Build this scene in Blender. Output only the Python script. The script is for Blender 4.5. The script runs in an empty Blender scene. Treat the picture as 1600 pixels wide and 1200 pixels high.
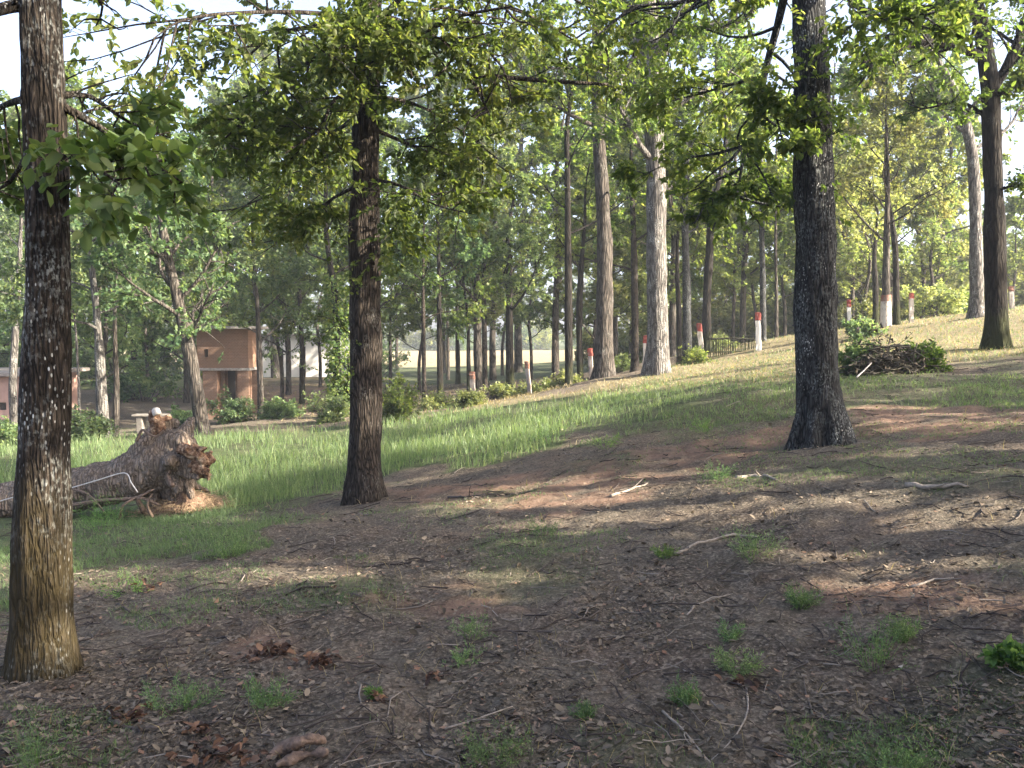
import bpy, math, random
import numpy as np
from mathutils import Vector, Matrix

S = bpy.context.scene
COL = S.collection
# ------------------------------------------------------------ camera, world, sun, exposure
F = 1386.0
PITCH = math.atan(80 / F)
CAM = np.array([0.0, 0.0, 1.6])
cam = bpy.data.objects.new('camera', bpy.data.cameras.new('camera'))
COL.objects.link(cam)
cam.location = CAM
cam.rotation_euler = (math.pi / 2 - PITCH, 0, 0)
cam.data.sensor_width = 36
cam.data.lens = 36 * F / 1600
cam.data.clip_start = 0.1
cam.data.clip_end = 2000
S.camera = cam

SUN_EL = math.radians(27)
SUN_AZ = math.radians(72)          # measured from the direction behind the camera towards the right
SD = np.array([math.sin(SUN_AZ) * math.cos(SUN_EL), -math.cos(SUN_AZ) * math.cos(SUN_EL), math.sin(SUN_EL)])
W = bpy.data.worlds.new('World')
S.world = W
W.use_nodes = True
wn = W.node_tree
sky = wn.nodes.new('ShaderNodeTexSky')
sky.sky_type = 'NISHITA'
sky.sun_disc = False
sky.sun_elevation = SUN_EL
sky.sun_rotation = math.atan2(SD[0], SD[1])
sky.air_density = 0.5
sky.dust_density = 4.0
sky.ozone_density = 0.4
bg = wn.nodes['Background']
bg.inputs['Strength'].default_value = 0.13
wn.links.new(sky.outputs[0], bg.inputs[0])
sl = bpy.data.lights.new('sun', 'SUN')
sl.energy = 5.0
sl.angle = math.radians(0.6)
sl.color = (1.0, 0.90, 0.74)
sun = bpy.data.objects.new('sun', sl)
COL.objects.link(sun)
sun.rotation_euler = Vector(SD).to_track_quat('Z', 'Y').to_euler()
S.view_settings.view_transform = 'Standard'
S.view_settings.look = 'None'
S.view_settings.exposure = 2.5
S.view_settings.gamma = 1
S.cycles.max_bounces = 8
S.cycles.diffuse_bounces = 4
S.cycles.transmission_bounces = 4
S.cycles.volume_bounces = 0
S.cycles.use_denoising = True

# ------------------------------------------------------------ pixel <-> world
cp, sp = math.cos(PITCH), math.sin(PITCH)
def at(px, py, Y):
    u = (px - 800) / F; v = (600 - py) / F
    d = np.array([u, cp + v * sp, -sp + v * cp])
    return CAM + d * (Y / d[1])
def pix(P):
    P = np.atleast_2d(P) - CAM
    z = P[:, 1] * cp - P[:, 2] * sp
    up = P[:, 1] * sp + P[:, 2] * cp
    zz = np.where(z > 0.05, z, 0.05)
    return 800 + F * P[:, 0] / zz, np.where(z > 0.05, 600 - F * up / zz, 9999)
def pw(wpx, Y): return wpx / F * Y

# ------------------------------------------------------------ numpy noise
def _h(ix, iy, iz, seed):
    n = (ix.astype(np.int64) * 374761393 + iy.astype(np.int64) * 668265263 + iz.astype(np.int64) * 2147483647 + seed * 1274126177) & 0xffffffff
    n = ((n ^ (n >> 13)) * 1274126177) & 0xffffffff
    n = ((n ^ (n >> 16)) * 2246822519) & 0xffffffff
    return ((n ^ (n >> 15)) & 0xffff) / 65535.0
def noise3(x, y, z, seed=0):
    x, y, z = np.broadcast_arrays(np.asarray(x, float), np.asarray(y, float), np.asarray(z, float))
    ix, iy, iz = np.floor(x), np.floor(y), np.floor(z)
    fx, fy, fz = x - ix, y - iy, z - iz
    fx = fx * fx * (3 - 2 * fx); fy = fy * fy * (3 - 2 * fy); fz = fz * fz * (3 - 2 * fz)
    r = 0
    for a in (0, 1):
        for b in (0, 1):
            for c in (0, 1):
                w = (fx if a else 1 - fx) * (fy if b else 1 - fy) * (fz if c else 1 - fz)
                r = r + w * _h(ix + a, iy + b, iz + c, seed)
    return r
def fbm(x, y, z=0.0, octv=4, seed=0):
    r = 0; a = 0.5; t = 0
    for i in range(octv):
        r = r + a * noise3(np.asarray(x) * 2 ** i, np.asarray(y) * 2 ** i, np.asarray(z) * 2.0 ** i, seed + i)
        t += a; a *= 0.5
    return r / t

# ------------------------------------------------------------ terrain height
CPX = [(68, 1065, 4.4), (570, 781, 10.1), (1284, 697, 9.5), (1557, 542, 17), (280, 806, 11.4), (0, 1200, 3.3), (40, 830, 9.5),
       (1600, 800, 5.6), (1100, 665, 11.2), (1390, 582, 14), (1240, 592, 14), (1240, 562, 20), (1050, 622, 14), (900, 662, 14),
       (1028, 585, 23), (945, 585, 25), (1009, 580, 29), (1095, 555, 30), (1185, 550, 28), (922, 597, 27), (825, 618, 26),
       (739, 632, 26), (600, 656, 22), (700, 702, 14), (300, 690, 19), (330, 656, 30), (450, 640, 30), (0, 664, 28),
       (850, 590, 52), (850, 567, 82), (850, 549, 140), (450, 596, 48), (1424, 503, 29), (1580, 481, 30), (1525, 496, 25),
       (1600, 600, 12), (1384, 512, 27), (1327, 516, 28), (660, 612, 38), (1600, 1195, 3.35), (800, 1195, 3.3)]
cpw = [at(*c) for c in CPX]
cpw += [np.array(c, float) for c in [(0, 0, 0), (-4, 0, -.45), (4, 0, .4), (12, 0, 1.3), (12, -12, 1.0), (25, 5, 2.6), (-15, 0, -1), (0, -15, 0), (-25, 15, -1.4),
        (-40, 40, -1.4), (24, 32, 2.7), (30, 20, 3), (22, 50, 2.2), (9, 45, .2), (14, 70, .3), (40, 60, 2), (60, 140, 0), (-60, 140, -1.3), (0, 200, -1.2),
        (-120, 60, -1.5), (120, 60, 1), (0, 400, -1), (-300, 300, -1), (300, 300, 0), (-300, 0, -1), (300, 0, 0), (0, -150, 0), (200, -200, 0), (-200, -200, -1)]]
cpw = np.array(cpw)
def _ker(A, B):
    d = A[:, None, :2] - B[None, :, :2]
    return -np.sqrt((d ** 2).sum(-1) + 9.0)
_n = len(cpw)
_A = np.zeros((_n + 1, _n + 1)); _A[:_n, :_n] = _ker(cpw, cpw) - np.eye(_n) * -0.06; _A[:_n, _n] = 1; _A[_n, :_n] = 1
_w = np.linalg.solve(_A, np.append(cpw[:, 2], 0))
def H0(x, y):
    x = np.atleast_1d(np.asarray(x, float)); y = np.atleast_1d(np.asarray(y, float))
    sh = x.shape; x = x.ravel(); y = y.ravel()
    out = np.full(x.shape, _w[_n])
    for i in range(_n):
        out -= _w[i] * np.sqrt((x - cpw[i, 0]) ** 2 + (y - cpw[i, 1]) ** 2 + 9.0)
    return out.reshape(sh)
def rough(x, y):
    d = np.sqrt(x ** 2 + y ** 2)
    r = (fbm(x * .7, y * .7, 0, 3, 5) - .5) * .12
    r = r + (fbm(x * 3.1, y * 3.1, 0, 4, 9) - .5) * .075 * np.clip(1.4 - d / 40, .2, 1)
    c = fbm(x * 9, y * 13, 0, 4, 21)
    r = r + np.clip(c - .5, 0, 1) * .12 * np.clip(1.2 - d / 14, 0, 1)
    r = r + (fbm(x * 28, y * 34, 0, 3, 25) - .5) * .03 * np.clip(1.2 - d / 11, 0, 1)
    return r
def HH(x, y):
    x = np.asarray(x, float); y = np.asarray(y, float)
    return H0(x, y).reshape(x.shape) + rough(x, y)
def hz(x, y): return float(H0(x, y)[0])

# ------------------------------------------------------------ mesh helpers
def mk(name, V, Q, mats, parent=None, attr=None, mi=None, smooth=False, loc=None):
    """one mesh object; Q = list of index arrays (each M x k)"""
    if not isinstance(Q, list): Q = [Q]
    V = np.asarray(V, np.float32)
    if loc is not None: V = V - np.asarray(loc, np.float32)
    me = bpy.data.meshes.new(name)
    me.vertices.add(len(V)); me.vertices.foreach_set('co', V.ravel())
    nl = sum(q.size for q in Q); npoly = sum(len(q) for q in Q)
    me.loops.add(nl)
    me.loops.foreach_set('vertex_index', np.concatenate([np.asarray(q, np.int32).ravel() for q in Q]))
    me.polygons.add(npoly)
    tot = np.concatenate([np.full(len(q), q.shape[1], np.int32) for q in Q])
    st = np.concatenate([[0], np.cumsum(tot)[:-1]]).astype(np.int32)
    me.polygons.foreach_set('loop_start', st)
    me.polygons.foreach_set('loop_total', tot)
    if mi is not None: me.polygons.foreach_set('material_index', np.asarray(mi, np.int32))
    if smooth is True: me.polygons.foreach_set('use_smooth', np.ones(npoly, bool))
    elif smooth is False and npoly < 400: me.polygons.foreach_set('use_smooth', np.zeros(npoly, bool))
    elif smooth is not False: me.polygons.foreach_set('use_smooth', np.asarray(smooth, bool))
    if not isinstance(mats, (list, tuple)): mats = [mats]
    for m in mats: me.materials.append(m)
    if attr:
        for k, a in attr.items():
            a = np.asarray(a, np.float32)
            if a.ndim == 1:
                at_ = me.attributes.new(k, 'FLOAT', 'POINT'); at_.data.foreach_set('value', a)
            else:
                at_ = me.attributes.new(k, 'FLOAT_COLOR', 'POINT'); at_.data.foreach_set('color', a.ravel())
    me.update(calc_edges=True)
    me.validate()
    o = bpy.data.objects.new(name, me)
    COL.objects.link(o)
    if parent is not None: o.parent = parent
    if loc is not None and parent is None: o.location = loc
    return o
def tag(o, label, cat, group=None, kind=None):
    if kind: o['kind'] = kind
    if label: o['label'] = label
    if cat: o['category'] = cat
    if group: o['group'] = group
    return o
def thing(name, loc, label, cat, group=None):
    o = bpy.data.objects.new(name, None); COL.objects.link(o)
    o.empty_display_size = .2
    o.location = tuple(float(v) for v in loc)
    return tag(o, label, cat, group)

def nrm(v): return v / (np.linalg.norm(v, axis=-1, keepdims=True) + 1e-9)
def tubes(P, R, k=4):
    """P N,S,3  R N,S -> verts, quads"""
    N, Sg = R.shape
    T = np.empty_like(P)
    T[:, 1:-1] = P[:, 2:] - P[:, :-2]; T[:, 0] = P[:, 1] - P[:, 0]; T[:, -1] = P[:, -1] - P[:, -2]
    T = nrm(T)
    d0 = nrm(P[:, -1] - P[:, 0])
    ref = np.where(np.abs(d0[:, 2:3]) > .8, np.array([[1.0, 0.07, 0]]), np.array([[0, 0.05, 1.0]]))
    ref = np.repeat(ref[:, None], Sg, 1)
    U = nrm(np.cross(T, ref)); Vv = np.cross(T, U)
    a = np.arange(k) * 2 * math.pi / k
    ring = U[:, :, None] * np.cos(a)[None, None, :, None] + Vv[:, :, None] * np.sin(a)[None, None, :, None]
    V = P[:, :, None] + ring * R[:, :, None, None]
    idx = np.arange(N * Sg * k).reshape(N, Sg, k)
    i0 = idx[:, :-1]; i1 = idx[:, 1:]
    Q = np.stack([i0, np.roll(i0, -1, 2), np.roll(i1, -1, 2), i1], -1).reshape(-1, 4)
    return V.reshape(-1, 3), Q
def resample(pts, rad, step):
    pts = np.asarray(pts, float); rad = np.asarray(rad, float)
    # Catmull-Rom
    P = np.vstack([2 * pts[0] - pts[1], pts, 2 * pts[-1] - pts[-2]])
    Rr = np.concatenate([[rad[0]], rad, [rad[-1]]])
    out = []; ro = []
    for i in range(1, len(P) - 2):
        L = np.linalg.norm(P[i + 1] - P[i]); n = max(2, int(L / step))
        t = np.linspace(0, 1, n, endpoint=False)[:, None]
        out.append(.5 * ((2 * P[i]) + (-P[i - 1] + P[i + 1]) * t + (2 * P[i - 1] - 5 * P[i] + 4 * P[i + 1] - P[i + 2]) * t ** 2 + (-P[i - 1] + 3 * P[i] - 3 * P[i + 1] + P[i + 2]) * t ** 3))
        ro.append(Rr[i] + (Rr[i + 1] - Rr[i]) * t[:, 0])
    out.append(P[-2:-1]); ro.append(Rr[-2:-1])
    return np.vstack(out), np.concatenate(ro)
def branch(rng, st, dr, ln, nseg, wig, up=0.0):
    N = len(st)
    P = np.empty((N, nseg + 1, 3)); P[:, 0] = st
    d = nrm(dr)
    for s in range(nseg):
        d = nrm(d + rng.normal(0, wig, (N, 3)) + np.array([0, 0, up]))
        P[:, s + 1] = P[:, s] + d * (ln / nseg)[:, None]
    return P
def kids(rng, P, n, t0, t1, ang, flat=0.5, jit=.35):
    """n children per parent along t0..t1; returns start, dir, t, parent idx"""
    N, Sg, _ = P.shape
    pi = np.repeat(np.arange(N), n)
    t = (np.tile((np.arange(n) + .5) / n, N) + rng.uniform(-.5, .5, N * n) / n) * (t1 - t0) + t0
    t = np.clip(t, 0, .999)
    f = t * (Sg - 1); i = f.astype(int); fr = (f - i)[:, None]
    st = P[pi, i] * (1 - fr) + P[pi, i + 1] * fr
    tg = nrm(P[pi, i + 1] - P[pi, i])
    rv = rng.normal(0, 1, (N * n, 3)); rv[:, 2] *= (1 - flat)
    pr = nrm(rv - (rv * tg).sum(1, keepdims=True) * tg)
    a = ang + rng.normal(0, jit * .5, N * n)
    return st, nrm(tg * np.cos(a)[:, None] + pr * np.sin(a)[:, None]), t, pi

def leaves(rng, base, axis, size, detailed=True, updroop=.1, wide=.55):
    """base N,3 ; axis N,3 ; size N -> verts, faces, rnd"""
    N = len(base)
    ax = nrm(axis + rng.normal(0, .35, (N, 3)) + np.array([0, 0, -updroop]))
    up = rng.normal(0, .55, (N, 3)) + np.array([0, 0, 1.0])
    sd = nrm(np.cross(ax, up)); nn = np.cross(sd, ax)
    L = size[:, None]; Wd = L * wide * rng.uniform(.8, 1.2, (N, 1))
    r = rng.random(N)
    if detailed:
        fold = rng.uniform(.05, .35, (N, 1)) * Wd
        curl = rng.uniform(-.25, .1, (N, 1)) * L
        a = base
        tip = base + ax * L + nn * curl
        m1 = base + ax * L * .42 + nn * curl * .2; 
        l1 = base + ax * L * .28 + sd * Wd * .45 + nn * fold; l2 = base + ax * L * .68 + sd * Wd * .42 + nn * (fold + curl * .5)
        r1 = base + ax * L * .28 - sd * Wd * .45 + nn * fold; r2 = base + ax * L * .68 - sd * Wd * .42 + nn * (fold + curl * .5)
        V = np.stack([a, l1, l2, tip, r2, r1], 1).reshape(-1, 3)
        k = np.arange(N)[:, None] * 6
        Q = np.vstack([k + np.array([0, 1, 2, 3]), k + np.array([0, 3, 4, 5])])
        return V, Q, np.repeat(r, 6)
    V = np.stack([base, base + ax * L * .5 + sd * Wd * .5 + nn * L * .08, base + ax * L, base + ax * L * .5 - sd * Wd * .5 - nn * L * .05], 1).reshape(-1, 3)
    Q = (np.arange(N)[:, None] * 4) + np.array([0, 1, 2, 3])
    return V, Q, np.repeat(r, 4)

# ------------------------------------------------------------ light wells: places on the ground / trunks the sun reaches
LIT = [  # polygons in photo pixels lying on the ground
    [(600, 800), (740, 768), (900, 744), (1100, 738), (1300, 738), (1500, 745), (1500, 784), (1330, 786), (1100, 812), (860, 816), (700, 818)],
    [(610, 660), (760, 632), (900, 604), (1010, 578), (1240, 545), (1240, 578), (1050, 602), (860, 630), (640, 664)],
    [(1290, 572), (1360, 530), (1440, 507), (1535, 502), (1700, 500), (1720, 545), (1530, 545), (1440, 562), (1330, 590)],
    [(1330, 640), (1600, 632), (1700, 650), (1640, 672), (1420, 668), (1330, 684)],
    [(-60, 860), (120, 880), (330, 890), (540, 880), (560, 905), (420, 950), (200, 945), (120, 925), (-60, 935)],
    [(1020, 820), (1200, 836), (1330, 868), (1540, 900), (1600, 935), (1430, 955), (1250, 905), (1060, 868)],
    [(100, 690), (330, 690), (545, 668), (545, 730), (340, 760), (100, 740)],
    [(620, 700), (800, 655), (960, 640), (900, 690), (780, 715), (620, 735)],
    [(250, 770), (345, 775), (360, 812), (240, 820)],
    [(640, 900), (880, 880), (960, 905), (760, 930)],
    [(800, 960), (930, 965), (900, 1010), (780, 1000)],
    [(1400, 980), (1560, 990), (1600, 1020), (1480, 1030)],
    [(400, 585), (600, 590), (600, 650), (560, 640), (420, 620)],
]
def inpoly(px, py, poly):
    r = np.zeros(px.shape, bool); j = len(poly) - 1
    for i in range(len(poly)):
        xi, yi = poly[i]; xj, yj = poly[j]
        c = ((yi > py) != (yj > py)) & (px < (xj - xi) * (py - yi) / (yj - yi + 1e-9) + xi)
        r ^= c; j = i
    return r
CAPS = [(at(72, 960, 4.4), .28), (at(72, 880, 4.4), .34), (at(72, 800, 4.4), .3), (at(290, 720, 11.2), .35), (at(240, 690, 11.3), .3), (at(320, 790, 11.3), .35),
        (at(1032, 520, 23), .7), (at(1032, 460, 23), .6), (at(948, 420, 25), .6), (at(948, 520, 25), .5), (at(940, 340, 25), .5), (at(1185, 520, 28), .8), (at(1009, 555, 29), .5),
        (at(1095, 530, 30), .5), (at(592, 430, 10.1), .3), (at(592, 540, 10.1), .3), (at(568, 190, 10.1), .3), (at(60, 110, 4.4), .2), (at(80, 215, 4.4), .15),
        (at(1327, 500, 28), .6), (at(392, 600, 30), 1.0), (at(392, 545, 30), 1.2), (at(334, 630, 30), .8), (at(922, 570, 27), .5), (at(825, 590, 26), .5), (at(1523, 400, 25), .7)]
_cr = np.random.default_rng(77)
for _u0, _u1, _v0, _v1, _Y0, _Y1, _k, _r in [(380, 760, 20, 400, 9, 11, 46, .3), (120, 300, 150, 300, 4.2, 5, 8, .14), (1000, 1230, 20, 330, 9.8, 11, 22, .28), (0, 40, 60, 300, 4.2, 4.8, 4, .15), (1330, 1500, 20, 300, 15.5, 17.5, 12, .4), (240, 420, 20, 200, 7.5, 9, 10, .3)]:
    for _i in range(_k): CAPS.append((at(_cr.uniform(_u0, _u1), _cr.uniform(_v0, _v1), _cr.uniform(_Y0, _Y1)), _r * _cr.uniform(.6, 1.4)))
def sunwell(P, all_frame=False):
    """True where a leaf at P would shade a place the photograph shows in the sun"""
    t = np.clip((P[:, 2] - .5) / SD[2], 0, 200)
    for _ in range(4):
        g = P - SD * t[:, None]
        t = t + (g[:, 2] - H0(g[:, 0], g[:, 1])) / SD[2] * .9
    g = P - SD * t[:, None]
    x, y = pix(g)
    w = 26 * (fbm(g[:, 0] * 1.3, g[:, 1] * 1.3, 0, 2, 77) - .5)
    r = np.zeros(len(P), bool)
    w = w * .6
    for po in LIT: r |= inpoly(x, y + w, po) | inpoly(x + 14, y + w + 5, po) | inpoly(x - 14, y + w - 5, po)
    r &= g[:, 1] > 1
    for c, rad in CAPS:
        d = P - c; s = d @ SD
        q = np.linalg.norm(d - s[:, None] * SD, axis=1)
        r |= (s > rad) & (q < rad)
    return r
def inframe(P, m=25):
    x, y = pix(P); return (x > -m) & (x < 1600 + m) & (y > -m) & (y < 1200 + m)

# ------------------------------------------------------------ materials
class N:
    def __init__(s, name):
        s.m = bpy.data.materials.new(name); s.m.use_nodes = True; s.t = s.m.node_tree
        s.b = s.t.nodes['Principled BSDF']; s.o = s.t.nodes['Material Output']
    def n(s, ty, **k):
        x = s.t.nodes.new('ShaderNode' + ty)
        for a, b in k.items():
            if a in x.inputs.keys(): pass
            setattr(x, a, b)
        return x
    def l(s, a, b): s.t.links.new(a, b)
    def coord(s, scale=(1, 1, 1), kind='Object'):
        c = s.n('TexCoord'); m = s.n('Mapping'); m.inputs['Scale'].default_value = scale
        s.l(c.outputs[kind], m.inputs[0]); return m.outputs[0]
    def noise(s, co, scale, det=4, rough=.55):
        x = s.n('TexNoise'); x.inputs['Scale'].default_value = scale; x.inputs['Detail'].default_value = det; x.inputs['Roughness'].default_value = rough
        s.l(co, x.inputs['Vector']); return x.outputs['Fac']
    def vor(s, co, scale, feat='F1', out='Distance'):
        x = s.n('TexVoronoi'); x.feature = feat; x.inputs['Scale'].default_value = scale
        s.l(co, x.inputs['Vector']); return x.outputs[out]
    def ramp(s, f, stops, interp='LINEAR'):
        x = s.n('ValToRGB'); e = x.color_ramp.elements; x.color_ramp.interpolation = interp
        while len(e) < len(stops): e.new(.5)
        for i, (p, c) in enumerate(stops):
            e[i].position = p; e[i].color = (c, c, c, 1) if isinstance(c, (int, float)) else (*c, 1)
        s.l(f, x.inputs[0]); return x.outputs[0]
    def mix(s, f, a, b, bt='MIX'):
        x = s.n('MixRGB'); x.blend_type = bt
        for i, v in ((0, f), (1, a), (2, b)):
            if hasattr(v, 'default_value') or hasattr(v, 'is_linked'): s.l(v, x.inputs[i])
            elif isinstance(v, (int, float)): x.inputs[i].default_value = v if i == 0 else (v, v, v, 1)
            else: x.inputs[i].default_value = (*v, 1)
        return x.outputs[0]
    def math(s, op, a, b=0.0):
        x = s.n('Math'); x.operation = op
        for i, v in ((0, a), (1, b)):
            if isinstance(v, (int, float)): x.inputs[i].default_value = v
            else: s.l(v, x.inputs[i])
        return x.outputs[0]
    def attr(s, nm, out='Fac'):
        x = s.n('Attribute'); x.attribute_name = nm; return x.outputs[out]
    def bump(s, h, dist, st=1.0):
        x = s.n('Bump'); x.inputs['Distance'].default_value = dist; x.inputs['Strength'].default_value = st
        s.l(h, x.inputs['Height']); s.l(x.outputs[0], s.b.inputs['Normal']); return x
    def fin(s, col, rough=.85, spec=.25):
        if isinstance(col, tuple): s.b.inputs['Base Color'].default_value = (*col, 1)
        else: s.l(col, s.b.inputs['Base Color'])
        s.b.inputs['Roughness'].default_value = rough; s.b.inputs['Specular IOR Level'].default_value = spec
        return s.m

def bark(name, dark, light, lich=.3, lichcol=(.5, .52, .48), moss=None, mosstop=1.0, sc=1.0, fleck=.0):
    k = N(name)
    co = k.coord((1, 1, .16))
    n1 = k.noise(co, 40 * sc, 5, .7)
    dn = k.n('TexNoise'); dn.inputs['Scale'].default_value = 14 * sc; dn.inputs['Detail'].default_value = 4; k.l(co, dn.inputs['Vector'])
    va = k.n('VectorMath'); va.operation = 'MULTIPLY_ADD'; k.l(dn.outputs['Color'], va.inputs[0]); va.inputs[1].default_value = (.05 / sc,) * 3; k.l(co, va.inputs[2])
    v1 = k.vor(va.outputs[0], 36 * sc, 'DISTANCE_TO_EDGE'); v2 = k.vor(va.outputs[0], 75 * sc, 'DISTANCE_TO_EDGE')
    rid = k.math('ADD', k.math('MULTIPLY', k.ramp(v1, [(0, 0.0), (.30, 1.0)]), .6), k.math('ADD', k.math('MULTIPLY', n1, .35), k.math('MULTIPLY', k.ramp(v2, [(0, 0.0), (.3, 1.0)]), .2)))
    col = k.mix(k.ramp(rid, [(.28, 0.0), (.95, 1.0)]), dark, light)
    big = k.noise(k.coord((1, 1, .5)), 3.5, 4, .6)
    col = k.mix(k.ramp(big, [(.35, .0), (.7, .55)]), col, k.mix(.5, col, light))
    co2 = k.coord((1, 1, .55))
    lm = k.noise(co2, 5, 5, .7)
    lf = k.noise(co2, 60, 3, .6)
    m = k.math('MULTIPLY', k.ramp(lm, [(.62 - lich * .45, 0.0), (.74 - lich * .3, 1.0)]), k.ramp(lf, [(.48, 0.0), (.62, 1.0)]))
    col = k.mix(k.math('MULTIPLY', m, .75), col, lichcol)
    if fleck > 0:
        fv = k.vor(k.coord((1, 1, .45)), 48)
        fz = k.noise(k.coord((1, 1, .6)), 3.0, 3, .6)
        thr = k.math('MULTIPLY', k.ramp(fv, [(.16, 1.0), (.26, 0.0)]), k.ramp(fz, [(.6 - fleck * .3, 0.0), (.72 - fleck * .25, 1.0)]))
        col = k.mix(k.math('MULTIPLY', thr, .9), col, (.72, .72, .68))
    if moss:
        g = k.n('TexCoord'); sx = k.n('SeparateXYZ'); k.l(g.outputs['Object'], sx.inputs[0])
        hm = k.n('MapRange'); hm.inputs[1].default_value = mosstop; hm.inputs[2].default_value = mosstop * .55; hm.inputs[3].default_value = 0; hm.inputs[4].default_value = 1
        k.l(k.math('ADD', sx.outputs[2], k.math('MULTIPLY', k.math('SUBTRACT', lm, .5), 1.2)), hm.inputs[0])
        col = k.mix(k.math('MULTIPLY', hm.outputs[0], k.ramp(n1, [(.3, .9), (.75, .45)])), col, moss)
    k.bump(rid, .03, 1.0)
    return k.fin(col, .92, .15)
BK_brown = bark('bark_brown', (.006, .005, .004), (.07, .055, .042), .32, (.36, .37, .34), (.05, .038, .016), 1.1, 1.1, fleck=.42)
BK_dark = bark('bark_dark', (.006, .005, .004), (.075, .06, .048), .2, (.2, .19, .17), None, sc=.9, fleck=.0)
BK_grey = bark('bark_grey', (.006, .006, .006), (.062, .062, .061), .42, (.2, .215, .21), None, sc=.85, fleck=.26)
BK_mid = bark('bark_mid', (.012, .010, .008), (.105, .09, .076), .25, (.2, .2, .18), None, sc=.45)
BK_pale = bark('bark_pale', (.022, .020, .018), (.175, .16, .145), .35, (.45, .45, .42), None, sc=.45)
BK_black = bark('bark_black', (.006, .005, .004), (.032, .027, .022), .12, (.1, .1, .09), (.03, .035, .012), .8, .5)

def leafmat(name, c1, c2, c3, trans=.5, obj=.25):
    k = N(name)
    r = k.attr('rnd')
    col = k.ramp(r, [(0, c1), (.5, c2), (.93, c3), (1.0, tuple(min(1, v * 1.5) for v in c3))])
    oi = k.n('ObjectInfo')
    hs = k.n('HueSaturation')
    k.l(col, hs.inputs['Color'])
    mr = k.n('MapRange'); mr.inputs[3].default_value = 1 - obj; mr.inputs[4].default_value = 1 + obj
    k.l(oi.outputs['Random'], mr.inputs[0]); k.l(mr.outputs[0], hs.inputs['Value'])
    mr2 = k.n('MapRange'); mr2.inputs[3].default_value = .485; mr2.inputs[4].default_value = .52
    k.l(k.math('FRACT', k.math('MULTIPLY', oi.outputs['Random'], 7.3)), mr2.inputs[0]); k.l(mr2.outputs[0], hs.inputs['Hue'])
    col = hs.outputs[0]
    k.l(col, k.b.inputs['Base Color']); k.b.inputs['Roughness'].default_value = .5; k.b.inputs['Specular IOR Level'].default_value = .35
    tr = k.n('BsdfTranslucent')
    tc = k.mix(1.0, col, (1.6, 1.55, .85), 'MULTIPLY')
    k.l(tc, tr.inputs['Color'])
    mx = k.n('MixShader'); mx.inputs[0].default_value = trans
    k.l(k.b.outputs[0], mx.inputs[1]); k.l(tr.outputs[0], mx.inputs[2]); k.l(mx.outputs[0], k.o.inputs['Surface'])
    return k.m
LF_oak = leafmat('leaf_oak', (.045, .078, .022), (.10, .15, .04), (.2, .23, .075), .62)
LF_broad = leafmat('leaf_broad', (.045, .075, .02), (.075, .12, .032), (.13, .155, .05), .45)
LF_blue = leafmat('leaf_bluegreen', (.05, .09, .045), (.105, .16, .075), (.19, .235, .11), .55)
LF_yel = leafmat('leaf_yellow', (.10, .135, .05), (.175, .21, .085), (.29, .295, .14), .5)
LF_light = leafmat('leaf_light', (.075, .115, .045), (.13, .185, .07), (.22, .26, .11), .55)
LF_grass = leafmat('grass_blade', (.08, .14, .062), (.13, .2, .092), (.2, .25, .13), .5)
LF_dry = leafmat('dry_grass', (.2, .17, .08), (.32, .27, .14), (.42, .36, .2), .35)
LF_weed = leafmat('weed_leaf', (.06, .13, .03), (.1, .2, .05), (.18, .27, .08), .45)

def plain(name, c, rough=.8, bumpd=.0, nsc=20, var=.25, spec=.25):
    k = N(name)
    n = k.noise(k.coord(), nsc, 5, .6)
    col = k.mix(k.ramp(n, [(.3, 0.0), (.7, 1.0)]), tuple(v * (1 - var) for v in c), tuple(min(1, v * (1 + var)) for v in c))
    if bumpd: k.bump(n, bumpd)
    return k.fin(col, rough, spec)

# ground
def ground_material():
    k = N('forest_ground')
    g = k.n('NewGeometry'); pos = g.outputs['Position']
    n1 = k.noise(pos, 1.3, 6, .62); n2 = k.noise(pos, 9, 6, .7); n3 = k.noise(pos, 55, 4, .7); n4 = k.noise(pos, .45, 4, .6)
    soil = k.mix(k.ramp(n2, [(.3, 0.0), (.7, 1.0)]), (.10, .087, .066), (.28, .245, .19))
    soil = k.mix(k.ramp(n1, [(.46, 0.0), (.66, .7)]), soil, (.26, .19, .14))
    v = k.vor(pos, 60, 'F1', 'Color')
    sep = k.n('SeparateColor'); k.l(v, sep.inputs[0])
    lit = k.ramp(sep.outputs[0], [(0, (.035, .028, .022)), (.5, (.10, .078, .06)), (.8, (.2, .155, .12)), (1, (.33, .275, .21))])
    soil = k.mix(k.ramp(n4, [(.36, .75), (.6, .3)]), soil, lit)
    sp_ = k.ramp(n3, [(.40, 0.0), (.6, 1.0)])
    soil = k.mix(sp_, k.mix(.55, soil, (.02, .015, .012)), soil)
    gr = k.mix(k.ramp(n2, [(.35, 0.0), (.65, 1.0)]), (.045, .065, .028), (.10, .12, .055))
    st = k.mix(k.ramp(n2, [(.35, 0.0), (.65, 1.0)]), (.2, .16, .09), (.36, .3, .18))
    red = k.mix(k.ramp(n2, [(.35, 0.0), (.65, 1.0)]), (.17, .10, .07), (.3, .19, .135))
    a = k.n('Attribute'); a.attribute_name = 'mask'
    s2 = k.n('SeparateColor'); k.l(a.outputs['Color'], s2.inputs[0])
    col = k.mix(s2.outputs[0], soil, gr)
    col = k.mix(s2.outputs[1], col, st)
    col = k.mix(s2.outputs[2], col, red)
    h = k.math('ADD', k.math('MULTIPLY', n3, .4), k.math('ADD', n2, k.math('MULTIPLY', sep.outputs[0], .15)))
    k.bump(h, .05, .8)
    return k.fin(col, .95, .1)

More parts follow.
